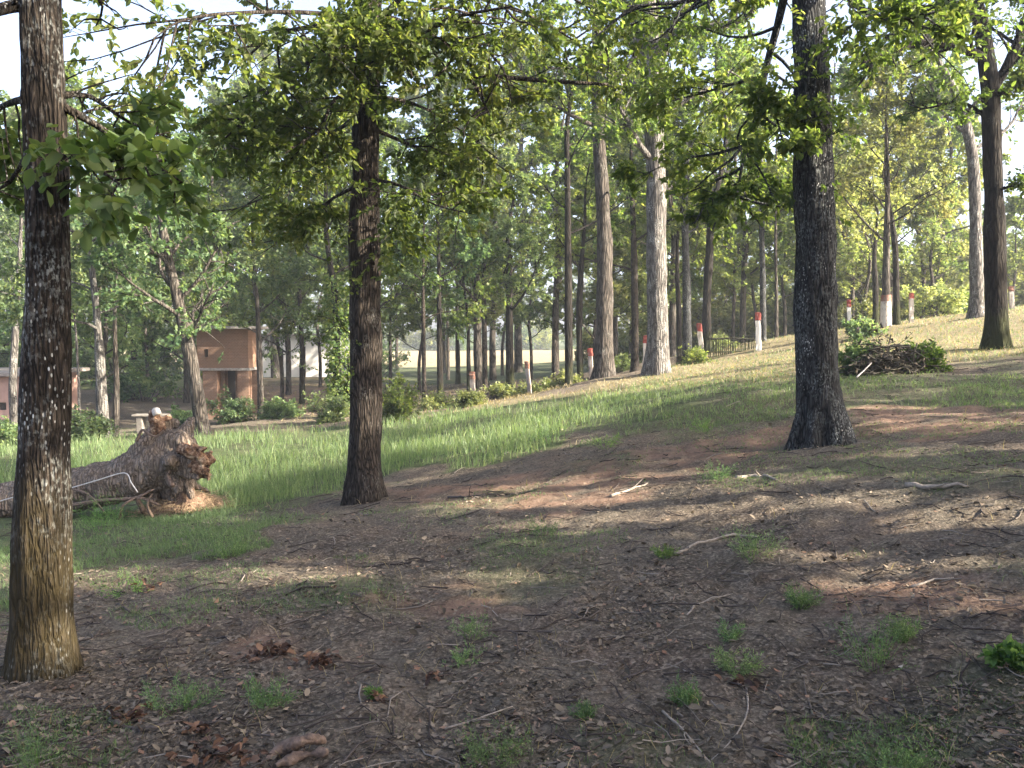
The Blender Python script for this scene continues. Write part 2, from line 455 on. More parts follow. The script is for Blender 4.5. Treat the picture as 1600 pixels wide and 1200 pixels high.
# ------------------------------------------------------------ the ground
G_TALL = [(-500, 700), (0, 690), (110, 678), (320, 682), (540, 664), (620, 654), (780, 634), (900, 615), (1000, 603), (1130, 598), (1060, 640), (940, 668), (850, 700), (760, 722), (620, 748),
          (500, 775), (340, 800), (110, 830), (0, 850), (-500, 900)]
G_SHORT = [[(-500, 880), (0, 850), (120, 800), (340, 790), (560, 760), (470, 800), (380, 860), (230, 880), (120, 905), (0, 960), (-500, 1000)],
           [(1000, 603), (1240, 585), (1600, 585), (1900, 585), (1900, 640), (1600, 640), (1330, 640), (1180, 655), (1050, 660), (900, 680), (860, 700), (900, 660)]]
LOGZ = [(-80, 800), (100, 775), (200, 752), (300, 752), (352, 790), (350, 830), (200, 850), (100, 850), (-80, 880)]
def masks(x, y):
    P = np.stack([x, y, H0(x, y)], 1)
    u, v = pix(P)
    wx = (fbm(x * .8, y * .8, 0, 3, 31) - .5); w2 = (fbm(x * .5, y * .9, 3, 3, 33) - .5)
    uu = u + wx * 120; vv = v + w2 * 50 * np.clip(10 / np.maximum(y, 3), .3, 2)
    ok = y > 2
    g = np.zeros(len(x)); 
    g[ok & inpoly(uu, vv, G_TALL)] = .9
    for p in G_SHORT: g[ok & inpoly(uu, vv, p)] = np.maximum(.5, g[ok & inpoly(uu, vv, p)])
    far = (y > 45) & (x < 8 + y * .15); g[far] = .85
    patch = np.clip((fbm(x * .9, y * .9, 7, 3, 41) - .6) * 5, 0, .35) * (y < 30)
    g = np.maximum(g, patch)
    st = np.zeros(len(x))
    band = [(560, 662), (700, 642), (900, 606), (1010, 590), (1080, 552), (1185, 530), (1300, 500), (1360, 490), (1540, 480), (1900, 460), (1900, 560), (1540, 560), (1400, 570), (1240, 592), (1050, 606), (860, 624), (640, 654)]
    bb = ok & (y < 45) & inpoly(uu, v, band); st[bb] = .6; g[bb] = np.maximum(g[bb], .45)
    field = (y > 78) & (y < 150); st[field] = 1.1  # sunlit stretch of the field painted paler, standing in for strong sun
    st = np.where((y > 20) & (y < 45) & (x > 9), np.maximum(st, .3), st)
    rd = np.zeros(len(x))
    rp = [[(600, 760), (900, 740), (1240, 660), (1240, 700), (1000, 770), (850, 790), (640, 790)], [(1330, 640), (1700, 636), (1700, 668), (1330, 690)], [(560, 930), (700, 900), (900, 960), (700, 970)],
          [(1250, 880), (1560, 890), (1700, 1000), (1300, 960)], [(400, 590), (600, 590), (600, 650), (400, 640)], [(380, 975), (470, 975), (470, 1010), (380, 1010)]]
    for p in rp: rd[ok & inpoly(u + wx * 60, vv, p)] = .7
    return g, st, rd
def build_ground():
    n = 760
    t = np.linspace(-1, 1, n)
    xs = 6.0 * np.sinh(t * 4.9) / math.sinh(4.9) * 60 ; 
    tt = np.linspace(-.75, 1, n + 140)
    ys = 6.5 + 420 * np.sinh(tt * 5.4) / math.sinh(5.4)
    X, Y = np.meshgrid(xs, ys)
    x = X.ravel(); y = Y.ravel()
    z = HH(x, y)
    g, st, rd = masks(x, y)
    def blur(a):
        a = a.reshape(X.shape)
        for _ in range(2):
            a = (a + np.roll(a, 1, 0) + np.roll(a, -1, 0) + np.roll(a, 1, 1) + np.roll(a, -1, 1)) / 5
        return a.ravel()
    nz = fbm(x * 4, y * 4, 1, 3, 51)
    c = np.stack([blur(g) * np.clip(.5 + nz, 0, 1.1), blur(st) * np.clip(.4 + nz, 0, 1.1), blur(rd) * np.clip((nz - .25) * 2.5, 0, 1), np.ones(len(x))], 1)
    R, Cc = X.shape
    i = np.arange(R * Cc).reshape(R, Cc)
    Q = np.stack([i[:-1, :-1], i[:-1, 1:], i[1:, 1:], i[1:, :-1]], -1).reshape(-1, 4)
    o = mk('ground', np.stack([x, y, z], 1), Q, ground_material(), attr={'mask': c}, smooth=True)
    tag(o, 'dusky forest floor of dark soil and leaf litter rising to the right', None, None, 'structure')
build_ground()

# ------------------------------------------------------------ grass (stuff)
def blades(rng, x, y, h, w, z=None, lean=.35):
    n = len(x)
    if z is None: z = HH(x, y)
    b = np.stack([x, y, z - .01], 1)
    a = rng.uniform(0, 2 * math.pi, n)
    sd = np.stack([np.cos(a), np.sin(a), np.zeros(n)], 1)
    ln = rng.normal(0, lean, (n, 3)); ln[:, 2] = 0
    mid = b + np.array([0, 0, 1]) * (h * .55)[:, None] + ln * (h * .25)[:, None]
    tip = b + np.array([0, 0, 1]) * (h * .95)[:, None] + ln * (h * .9)[:, None]
    wv = sd * w[:, None] * .5
    V = np.stack([b - wv, b + wv, mid + wv * .8, tip, mid - wv * .8], 1).reshape(-1, 3)
    k = np.arange(n)[:, None] * 5
    return V, [k + np.array([0, 1, 2, 4]), k + np.array([4, 2, 3])], np.repeat(np.clip(rng.normal(.45, .25, n), 0, 1), 5)
def sample_ground(rng, n, ymin, ymax, umin=-250, umax=1850):
    iy = rng.uniform(1 / ymax, 1 / ymin, n); y = 1 / iy
    u = rng.uniform(umin, umax, n)
    return (u - 800) / F * y, y
def build_grass():
    rng = np.random.default_rng(3)
    x, y = sample_ground(rng, 620000, 3, 46)
    u, v = pix(np.stack([x, y, H0(x, y)], 1))
    wx = (fbm(x * .8, y * .8, 0, 3, 31) - .5); w2 = (fbm(x * .5, y * .9, 3, 3, 33) - .5)
    uu = u + wx * 120; vv = v + w2 * 50 * np.clip(10 / np.maximum(y, 3), .3, 2)
    tall = inpoly(uu, vv, G_TALL) & ~inpoly(u, v, LOGZ)
    cl = fbm(x * 1.1, y * 1.1, 2, 3, 61)
    edge = inpoly(uu + 25 * (cl - .5) * 4, vv - 14, G_TALL) & inpoly(uu, vv + 12, G_TALL)
    keep = tall & (rng.random(len(x)) < np.clip((cl - .2) * 3.2, .15, 1) * np.where(edge, 1, .35))
    xt, yt = x[keep], y[keep]; c = cl[keep]
    h = rng.uniform(.06, .24, len(xt)) * (.75 + .5 * fbm(xt * 4, yt * 4, 1, 2, 83)) * (.5 + .9 * c) * np.clip(1.25 - (u[keep] - 500) / 900, .45, 1.25)
    V, Q, r = blades(rng, xt, yt, h, np.maximum(.004, yt * .0006))
    o = mk('tall_grass', V, Q, LF_grass, attr={'rnd': r}); tag(o, 'bright green knee-high grass behind the fallen log', 'grass', kind='stuff')
    # short turf patches
    sh = np.zeros(len(x), bool)
    for p in G_SHORT: sh |= inpoly(uu, vv, p)
    pm = fbm(x * .9, y * .9, 7, 3, 41)
    pr = np.where(sh, np.clip((cl - .3) * 3.5, .1, .9), np.clip((pm - .58) * 2.2, 0, .2)) * (~tall)
    pr = np.where(~sh & (fbm(x * 3, y * 3, 5, 2, 66) < .5), pr * .2, pr)
    thin = np.zeros(len(x), bool)
    for p in [[(100, 870), (560, 870), (620, 920), (420, 985), (200, 980), (100, 930)], [(1060, 650), (1620, 640), (1640, 720), (1300, 760), (1080, 790), (960, 720)], [(560, 800), (900, 780), (1000, 850), (700, 880)], [(-100, 1100), (200, 1110), (180, 1250), (-100, 1250)], [(1200, 1120), (1500, 1120), (1500, 1250), (1250, 1250)]]: thin |= inpoly(uu, vv, p)
    pr = np.where(thin & ~tall, np.maximum(pr, np.clip((fbm(x * 2, y * 2, 9, 3, 67) - .45) * 3, 0, .4)), pr * np.clip((y - 4) / 3, .15, 1))
    keep = (rng.random(len(x)) < pr) & (y < 34)
    xt, yt = x[keep], y[keep]
    h = rng.uniform(.012, .05, len(xt)) * (1 + 1.0 * sh[keep])
    V, Q, r = blades(rng, xt, yt, h, np.maximum(.004, yt * .0007), lean=.7)
    o = mk('short_grass', V, Q, LF_grass, attr={'rnd': r * .8}); tag(o, 'short patchy green turf on the bare slope', 'grass', kind='stuff')
    # dry grass on the sunlit bank
    band = [(560, 662), (700, 642), (900, 606), (1010, 590), (1080, 552), (1185, 530), (1300, 500), (1360, 490), (1540, 480), (1900, 460), (1900, 560), (1540, 560), (1400, 570), (1240, 592), (1050, 606), (860, 624), (640, 654)]
    wood = [(380, 585), (900, 575), (900, 605), (700, 642), (600, 656), (380, 660)]
    bm = inpoly(uu, v, band); wm = inpoly(u, v, wood)
    gb = bm & (rng.random(len(x)) < .3) & (u > 1000)
    V, Q, r = blades(rng, x[gb], y[gb], rng.uniform(.03, .1, gb.sum()), np.maximum(.003, y[gb] * .0006), lean=.6)
    o = mk('crest_grass', V, Q, LF_grass, attr={'rnd': r}); tag(o, 'thin green grass mixed into the straw on the crest', 'grass', kind='stuff')
    keep = (bm & (rng.random(len(x)) < .22)) | (wm & (rng.random(len(x)) < .3)) | ((rng.random(len(x)) < .0015) & (y < 12))
    xt, yt = x[keep], y[keep]
    V, Q, r = blades(rng, xt, yt, rng.uniform(.03, .13, len(xt)), np.maximum(.003, yt * .0006), lean=.8)
    o = mk('dry_grass', V, Q, LF_dry, attr={'rnd': r}); tag(o, 'straw coloured dry grass along the sunlit bank', 'grass', kind='stuff')
build_grass()

# ------------------------------------------------------------ litter (stuff)
def build_litter():
    rng = np.random.default_rng(8)
    k = N('dead_leaf')
    col = k.ramp(k.attr('rnd'), [(0, (.042, .034, .023)), (.4, (.125, .10, .072)), (.8, (.23, .185, .135)), (.93, (.22, .115, .07)), (1, (.45, .40, .35))])
    LM = k.fin(col, .8, .3)
    x, y = sample_ground(rng, 170000, 2.6, 18, -200, 1800)
    c = fbm(x * 1.4, y * 1.4, 4, 3, 91)
    u, v = pix(np.stack([x, y, H0(x, y)], 1))
    keep = (rng.random(len(x)) < np.clip((c - .3) * 2.6, .1, 1)) & ~(inpoly(u, v, G_TALL))
    x, y = x[keep], y[keep]; n = len(x)
    z = HH(x, y) + rng.uniform(.0, .012, n)
    a = rng.uniform(0, 2 * math.pi, n)
    ax = np.stack([np.cos(a), np.sin(a), rng.normal(0, .15, n)], 1)
    L = (.007 + .036 * rng.random(n) ** 3.2) * (1 + y / 30)
    sd = np.stack([-np.sin(a), np.cos(a), rng.normal(0, .35, n)], 1)
    b = np.stack([x, y, z], 1); Lc = L[:, None]; Wd = Lc * rng.uniform(.25, .65, (n, 1))
    up = np.array([0, 0, 1.0])
    cu = rng.uniform(0, .5, (n, 1)) * Lc
    V = np.stack([b - ax * Lc * .5 + up * cu * .6, b + sd * Wd * .5 + up * cu * .3, b + ax * Lc * .5 + up * cu * rng.uniform(.1, 1, (n, 1)), b - sd * Wd * .5 + up * cu * .2, b + up * .002], 1).reshape(-1, 3)
    q = np.arange(n)[:, None] * 5
    T = np.vstack([q + np.array(t) for t in ([0, 4, 1], [1, 4, 2], [2, 4, 3], [3, 4, 0])])
    r = np.repeat(rng.random(n) ** 1.3 * .93 + (rng.random(n) < .015) * .06, 5)
    # rusty heaps of leaves, front left and centre
    o = mk('leaf_litter', V, T, LM, attr={'rnd': np.clip(r, 0, 1)}); tag(o, 'brown dead leaves scattered over the bare slope', 'leaf litter', kind='stuff')
    n = 1900; x, y = sample_ground(rng, n * 3, 2.6, 15, -200, 1800)
    dr = fbm(x * 2.2, y * 2.2, 8, 3, 95); o_ = np.argsort(-dr + rng.normal(0, .05, len(x)))[:n]; x, y = x[o_], y[o_]
    a = rng.uniform(0, 6.28, n); LV, LQ, LR = leaves(rng, np.stack([x, y, HH(x, y) + rng.uniform(.002, .02, n)], 1), np.stack([np.cos(a), np.sin(a), rng.normal(0, .25, n)], 1), rng.uniform(.025, .06, n), True, .05, .5)
    o = mk('dry_leaves', LV, LQ, LM, attr={'rnd': LR * .68}); tag(o, 'larger curled dry leaves drifted together on the bare slope', 'leaf litter', kind='stuff')
    # small twigs
    m = 2200
    x, y = sample_ground(rng, m, 2.6, 16, -200, 1800)
    a = rng.uniform(0, 2 * math.pi, m); ln = rng.uniform(.04, .28, m) * (1 + y / 30)
    st = np.stack([x, y, HH(x, y) + .006], 1)
    P = branch(rng, st, np.stack([np.cos(a), np.sin(a), np.zeros(m)], 1), ln, 3, .25)
    for i in range(4): P[:, i, 2] = HH(P[:, i, 0], P[:, i, 1]) + .004 + rng.uniform(0, .012, m)
    R = np.repeat((rng.uniform(.0015, .004, m) * (1 + y / 14))[:, None], 4, 1) * np.array([1, .9, .8, .5])
    V, Q = tubes(P, R, 4)
    k = N('twig_bark')
    col = k.ramp(k.attr('rnd'), [(0, (.04, .03, .026)), (.7, (.095, .078, .066)), (1, (.26, .225, .19))])
    o = mk('twig_litter', V, Q, k.fin(col, .85), attr={'rnd': np.repeat(rng.random(m) ** 1.6, 16)}); tag(o, 'thin fallen twigs scattered over the bare slope', 'twigs', kind='stuff')
    return LM
DEADLEAF = build_litter()

# ------------------------------------------------------------ trees
def trunk_mesh(rng, pts, rad, k, step, amp, flare=0.0, seed=0, fr=14):
    P, R = resample(pts, rad, step)
    z0 = P[0, 2]
    V, Q = tubes(P[None], R[None], k)
    n = len(P)
    VV = V.reshape(n, k, 3)
    a = np.arange(k) * 2 * math.pi / k
    off = VV - P[:, None]
    dirn = nrm(off)
    hh = np.repeat((P[:, 2] - z0)[:, None], k, 1)
    rr = R[:, None]
    cx, cy = np.cos(a)[None] * rr * fr, np.sin(a)[None] * rr * fr
    rid = fbm(cx, cy, hh * 3.0, 3, seed) - .5
    lump = fbm(cx * .18, cy * .18, hh * 1.3, 3, seed + 9) - .5
    d = rid * amp + lump * rr * .35
    if k >= 32:
        for q in range(9):
            ka = rng.uniform(math.pi * 1.02, math.pi * 1.98) if q % 3 else rng.uniform(0, 6.28); kh = rng.uniform(.5, 4.8); ks = rng.uniform(.25, .5) * rr
            da = np.angle(np.exp(1j * (a - ka)))[None] * rr; dh = hh - kh
            e = np.exp(-(da ** 2 + (dh * .7) ** 2) / (2 * ks ** 2 * .3)); ring = np.exp(-(da ** 2 + dh ** 2) / (2 * (ks * .28) ** 2))
            d = d + rr * (.16 * e - .26 * ring) * rng.uniform(.4, 1.1)
    if flare:
        hf = np.clip(1 - hh / (rr * 4.0), 0, 1) ** 2
        root = .5 + .5 * np.sin(a * 5 + seed + 2 * np.sin(a * 2 + seed))[None]
        d = d + hf * rr * flare * (.45 + root)
    VV = VV + dirn * d[..., None]
    return VV.reshape(-1, 3), Q, P, R

class Tree:
    def __init__(s, name, base, label, cat='tree', group=None, seed=1, barkm=None, leafm=None, leaf=.1, detailed=False, wide=.55):
        s.rng = np.random.default_rng(seed); s.seed = seed; s.base = np.array(base, float)
        s.root = thing(name, base, label, cat, group)
        s.TV = []; s.TQ = []; s.nv = 0; s.bark = barkm; s.leafm = leafm; s.leaf = leaf; s.det = detailed; s.wide = wide
        s.limbs = []; s.CV = []; s.CQ = []; s.CM = []; s.CR = []; s.cn = 0
    def addt(s, V, Q): s.TV.append(V); s.TQ.append(Q + s.nv); s.nv += len(V)
    def trunk(s, pts, rad, k=14, step=.3, amp=.01, flare=.5, fr=14):
        V, Q, P, R = trunk_mesh(s.rng, pts, rad, k, step, amp, flare, s.seed, fr); s.addt(V, Q); s.P = P; s.R = R
    def limb(s, pts, rad, k=7, step=.15, amp=.004, sprout=1.0):
        V, Q, P, R = trunk_mesh(s.rng, pts, rad, k, step, amp, 0, s.seed + len(s.limbs)); s.addt(V, Q)
        Pr, _ = resample(pts, rad, max(.05, np.linalg.norm(np.diff(np.asarray(pts), axis=0), axis=1).sum() / 8))
        idx = np.linspace(0, len(Pr) - 1, 9).astype(int)
        if sprout > 0: s.limbs.append((Pr[idx], rad[0], sprout))
    def auto_limbs(s, n, h0, h1, len0, len1, ang=1.1, up=.04, r=.4, wig=.14, azs=None):
        rng = s.rng; z = s.P[:, 2] - s.base[2]
        hs = np.linspace(h0, h1, n) + rng.uniform(-.3, .3, n) * (h1 - h0) / n
        az = azs if azs is not None else (np.arange(n) * 2.4 + rng.uniform(0, 6))
        for i in range(n):
            j = int(np.clip(np.searchsorted(z, hs[i]), 0, len(z) - 1))
            f = i / max(1, n - 1); L = (len0 + (len1 - len0) * f) * rng.uniform(.75, 1.2)
            a = ang * (1 - .5 * f)
            d = np.array([math.cos(az[i]) * math.sin(a), math.sin(az[i]) * math.sin(a), math.cos(a)])
            B = branch(rng, s.P[j][None], d[None], np.array([L]), 8, wig, up)[0]
            r0 = min(s.R[j] * r, .03 * L + .01)
            rad = np.linspace(r0, r0 * .18, 9)
            V, Q = tubes(B[None], rad[None], 6); s.addt(V, Q); s.limbs.append((B, r0, 1.0))
    def crown(s, n2=8, n3=7, nl=10, l2=.45, l3=.32, flat=.4, t0=.25, keep=None, droop=.02, wells='off', shape=None):
        rng = s.rng
        if not s.limbs: return
        LP = np.array([l[0] for l in s.limbs]); Ln = np.linalg.norm(np.diff(LP, axis=1), axis=2).sum(1)
        r0 = np.array([l[1] for l in s.limbs]); sp_ = np.array([l[2] for l in s.limbs])
        st, dr, t, pi = kids(rng, LP, n2, t0, 1, .95, flat)
        ln = Ln[pi] * l2 * (1.15 - .6 * t) * rng.uniform(.7, 1.25, len(pi)); ln = np.clip(ln, .25, 3.2)
        k_ = rng.random(len(pi)) < sp_[pi]; st, dr, t, pi, ln = st[k_], dr[k_], t[k_], pi[k_], ln[k_]
        P2 = branch(rng, st, dr, ln, 5, .17, .01 - droop)
        ra = np.clip(r0[pi] * .35, .006, .05)
        V2, Q2 = tubes(P2, ra[:, None] * np.linspace(1, .3, 6)[None], 4)
        st, dr, t, pj = kids(rng, P2, n3, .15, 1, .85, flat)
        l3_ = np.clip(ln[pj] * l3 * rng.uniform(.7, 1.4, len(pj)), .15, 1.1)
        P3 = branch(rng, st, dr, l3_, 3, .2, -droop)
        # leaves follow clumps: drop whole twigs at random clumps for gaps
        c3 = P3[:, 2]
        gap = fbm(c3[:, 0] * 1.5 + s.seed, c3[:, 1] * 1.5, c3[:, 2] * 1.5, 2, 71)
        k3 = gap > (.44 if not s.det else .41)
        if wells:
            bad = sunwell(c3)
            if wells == 'off': bad &= ~inframe(c3)
            k3 &= ~bad
        if keep is not None: k3 &= keep(c3)
        P3 = P3[k3]
        if len(P3) == 0: return
        V3, Q3 = tubes(P3, np.full((len(P3), 4), 1.0) * np.clip(ra.mean() * .25, .002, .01) * np.array([1, .8, .6, .35]), 3)
        b, ax, t, pk = kids(rng, P3, nl, .1, 1, .9, .3)
        sz = s.leaf * rng.uniform(.65, 1.25, len(b))
        LV, LQ, LR = leaves(rng, b, ax, sz, s.det, .25, s.wide)
        clump = fbm(b[:, 0] * .8, b[:, 1] * .8, b[:, 2] * .8, 2, 72)
        LR = np.clip(LR * .7 + np.repeat(clump - .5, 6 if s.det else 4) * .9 + .15, 0, 1)
        nv = 0; Vs = []; Qs = []; M = []; Rr = []
        for V, Q, m in ((V2, Q2, 1), (V3, Q3, 1), (LV, LQ, 0)):
            Vs.append(V); Qs.append(Q + nv); nv += len(V); M.append(np.full(len(Q), m)); Rr.append(LR if m == 0 else np.zeros(len(V)))
        s.CV += [v for v in Vs]; s.CQ += [q + s.cn for q in Qs]; s.CM += M; s.CR += Rr; s.cn += nv
    def done(s):
        b = s.base
        o = mk('trunk', np.vstack(s.TV) - b, np.vstack(s.TQ), s.bark, s.root, smooth=True)
        if s.CV: mk('crown', np.vstack(s.CV) - b, np.vstack(s.CQ), [s.leafm, s.bark], s.root, attr={'rnd': np.concatenate(s.CR)}, mi=np.concatenate(s.CM))
        return s.root
def pp(path, Y, dy=None):
    """pixel path -> 3D points at depth Y (or per point)"""
    return [at(p[0], p[1], (p[2] if len(p) > 2 else Y)) for p in path]
def sink(pt, d=.12):
    p = np.array(pt); p[2] = min(p[2], hz(p[0], p[1])) - d; return p
def trunk_px(t, path, Y, top=None, rtop=.05, k=14, step=.3, amp=.01, flare=.5, fr=14):
    pts = pp(path, Y); rad = [pw(p[-1], Y) / 2 for p in path]
    b = sink(pts[0]); pts[0] = b
    if top is not None:
        for q in top: pts.append(np.array(q[:3], float)); rad.append(q[3])
    t.trunk(pts, rad, k, step, amp, flare, fr)

def P4(path, Y): return [at(p[0], p[1], Y) for p in path]

def base_at(px_, py, Y):
    p = at(px_, py, Y); return (p[0], p[1], hz(p[0], p[1]))

# ---- T1: the near trunk on the left
def tree_left():
    Y = 4.4
    t = Tree('broadleaf_tree', base_at(68, 1065, Y), 'near dark trunk at the left edge with white lichen flecks and a mossy brown base', seed=11, barkm=BK_brown, leafm=LF_broad, leaf=.085, detailed=True, wide=.62)
    path = [(68, 1075, 108), (67, 960, 100), (66, 850, 97), (70, 700, 86), (73, 550, 78), (75, 400, 72), (70, 200, 70), (62, 0, 66)]
    pt = [at(a, b, Y) for a, b, _ in path]; rd = [pw(w, Y) / 2 * .87 for *_, w in path]
    pt[0] = sink(pt[0]); b = pt[-1]
    pt += [b + np.array([-.05, .1, 1.4]), b + np.array([.1, .1, 3.2]), b + np.array([.0, .2, 5.2])]; rd += [.09, .07, .03]
    t.trunk(pt, rd, 96, .03, .022, .55, 26)
    t.limb([at(95, 165, Y), at(150, 195, 4.5), at(215, 240, 4.7), at(285, 285, 5)], [.022, .016, .011, .005], sprout=1)
    t.limb([at(95, 150, Y), at(140, 150, 4.6), at(200, 190, 5.1), at(265, 215, 5.4)], [.018, .012, .008, .004], sprout=1)
    t.limb([at(100, 240, Y), at(150, 262, 4.2), at(190, 290, 4.1)], [.014, .009, .004], sprout=1)
    t.limb([at(40, 8, Y), at(10, 12, 4.3), at(-60, 40, 4.1), at(-120, 110, 4)], [.035, .03, .02, .008], sprout=1)
    t.limb([at(40, 155, Y), at(5, 165, 4.6), at(-40, 200, 4.9), at(-90, 240, 5)], [.02, .014, .008, .004], sprout=1)
    t.limb([at(42, 240, Y), at(15, 285, 4.7), at(-30, 310, 5)], [.012, .009, .004], sprout=1)
    t.limb([at(90, -40, Y), at(130, -30, 4.4), at(160, 10, 4.5), at(150, 40, 4.6)], [.012, .009, .006, .003], sprout=.5)
    t.crown(9, 7, 6, .4, .4, .5, .15, wells='off', keep=lambda c: (lambda q: ~((q[0] > 95) & (q[1] < 130) & (q[1] > -20)) | (np.random.default_rng(1).random(len(c)) < .25))(pix(c)))
    t.leaf = .11; t.limbs = []
    t.auto_limbs(7, 4.6, 7.6, 2.0, 1.4)
    t.crown(5, 5, 7, .4, .4, .4, .2)
    return t.done()
tree_left()

# ---- T2: the trunk left of centre
def tree_centre():
    Y = 10.1
    t = Tree('oak_tree', base_at(570, 781, Y), 'dark furrowed trunk left of centre with leafy boughs spreading both ways', seed=22, barkm=BK_dark, leafm=LF_oak, leaf=.078, detailed=True)
    path = [(570, 785, 56), (570, 740, 56), (572, 650, 54), (571, 500, 51), (569, 350, 48), (571, 200, 44), (574, 100, 40), (578, 0, 36)]
    pt = [at(a, b, Y) for a, b, _ in path]; rd = [pw(w, Y) / 2 * .93 for *_, w in path]
    pt[0] = sink(pt[0]); b = pt[-1]
    pt += [b + np.array([.1, .1, 2]), b + np.array([-.1, .3, 4]), b + np.array([.2, .3, 6])]; rd += [.11, .08, .03]
    t.trunk(pt, rd, 72, .05, .035, .5, 20)
    t.limb([at(575, 20, Y), at(640, 40, 10), at(700, 76, 9.8), at(745, 140, 9.6), at(765, 180, 9.5)], [.05, .04, .03, .02, .008])
    t.limb([at(703, 76, 9.8), at(745, 70, 9.7), at(785, 105, 9.6), at(800, 160, 9.4)], [.02, .018, .013, .006])
    t.limb([at(710, 85, 9.8), at(760, 115, 10), at(840, 125, 10.3), at(950, 132, 10.6)], [.018, .022, .03, .02], sprout=.6)
    t.limb([at(560, 60, Y), at(515, 85, 9.9), at(460, 105, 9.7), at(400, 165, 9.5), at(360, 220, 9.3)], [.045, .035, .028, .018, .008])
    t.limb([at(560, 130, Y), at(520, 160, 9.6), at(500, 200, 9.2), at(445, 240, 9.0)], [.03, .022, .014, .006])
    t.limb([at(580, 200, Y), at(615, 215, 10.4), at(680, 240, 10.9), at(745, 245, 11.4)], [.03, .022, .014, .006])
    t.limb([at(582, 280, Y), at(625, 290, 9.7), at(680, 320, 9.3), at(740, 335, 9)], [.022, .016, .01, .005])
    t.limb([at(560, 290, Y), at(520, 310, 10.3), at(470, 350, 10.6), at(430, 380, 10.8)], [.022, .016, .01, .005])
    t.limb([at(560, 220, Y), at(500, 250, 10.8), at(430, 300, 11.4), at(360, 330, 12)], [.026, .02, .012, .006])
    t.limb([at(570, 30, Y), at(480, 20, 9.2), at(380, 20, 8.4), at(290, 30, 7.8), at(240, 60, 7.4)], [.032, .024, .017, .011, .005])
    t.limb([at(585, 60, Y), at(640, 70, 9.4), at(700, 30, 8.8), at(800, 10, 8.3)], [.04, .03, .02, .008])
    t.limb([at(574, 60, Y), at(568, 45, 9.5), at(560, 60, 9.0), at(555, 100, 8.7)], [.02, .014, .009, .004])
    t.limb([at(576, 20, Y), at(590, 10, 9.6), at(605, 40, 9.2), at(610, 90, 9)], [.02, .014, .009, .004])
    t.limb([at(580, -10, Y), at(660, -20, 10.6), at(760, 0, 11.2), at(860, 40, 11.8), at(930, 90, 12.2)], [.045, .035, .025, .016, .006])
    t.limb([at(575, -30, Y), at(640, -60, 11), at(760, -50, 12), at(900, 0, 12.8), at(990, 60, 13.2)], [.045, .035, .025, .016, .006])
    t.limb([at(560, 30, Y), at(500, 40, 10.8), at(420, 60, 11.5), at(350, 130, 12)], [.04, .03, .02, .006])
    t.limb([at(560, 180, Y), at(510, 210, 10.9), at(440, 210, 11.8), at(380, 200, 12.5)], [.03, .022, .015, .006])
    t.limb([at(582, 150, Y), at(640, 160, 10.9), at(700, 190, 11.6), at(780, 250, 12)], [.03, .022, .015, .006])
    t.crown(13, 10, 17, .46, .46, .75, .3, wells='off', droop=.015)
    t.limbs = []
    t.auto_limbs(10, 5.2, 10, 3.2, 1.6)
    t.crown(7, 6, 8, .4, .35, .4, .2)
    # small leafy shoots sprouting from the trunk itself
    t.limbs = []
    for i, (a, b, dx) in enumerate([(545, 430, -18), (545, 520, -22), (546, 580, -18), (600, 395, 14), (590, 320, 20), (560, 360, -20), (590, 170, 20), (550, 120, -25), (548, 620, -16)]):
        t.limb([at(570, b + 10, Y), at(a, b, Y - .1), at(a + dx, b - 20, Y - .15)], [.006, .005, .002], k=4, step=.05, amp=0)
    t.leaf = .06
    t.crown(5, 3, 5, .5, .5, .2, .3, wells=None)
    return t.done()
tree_centre()

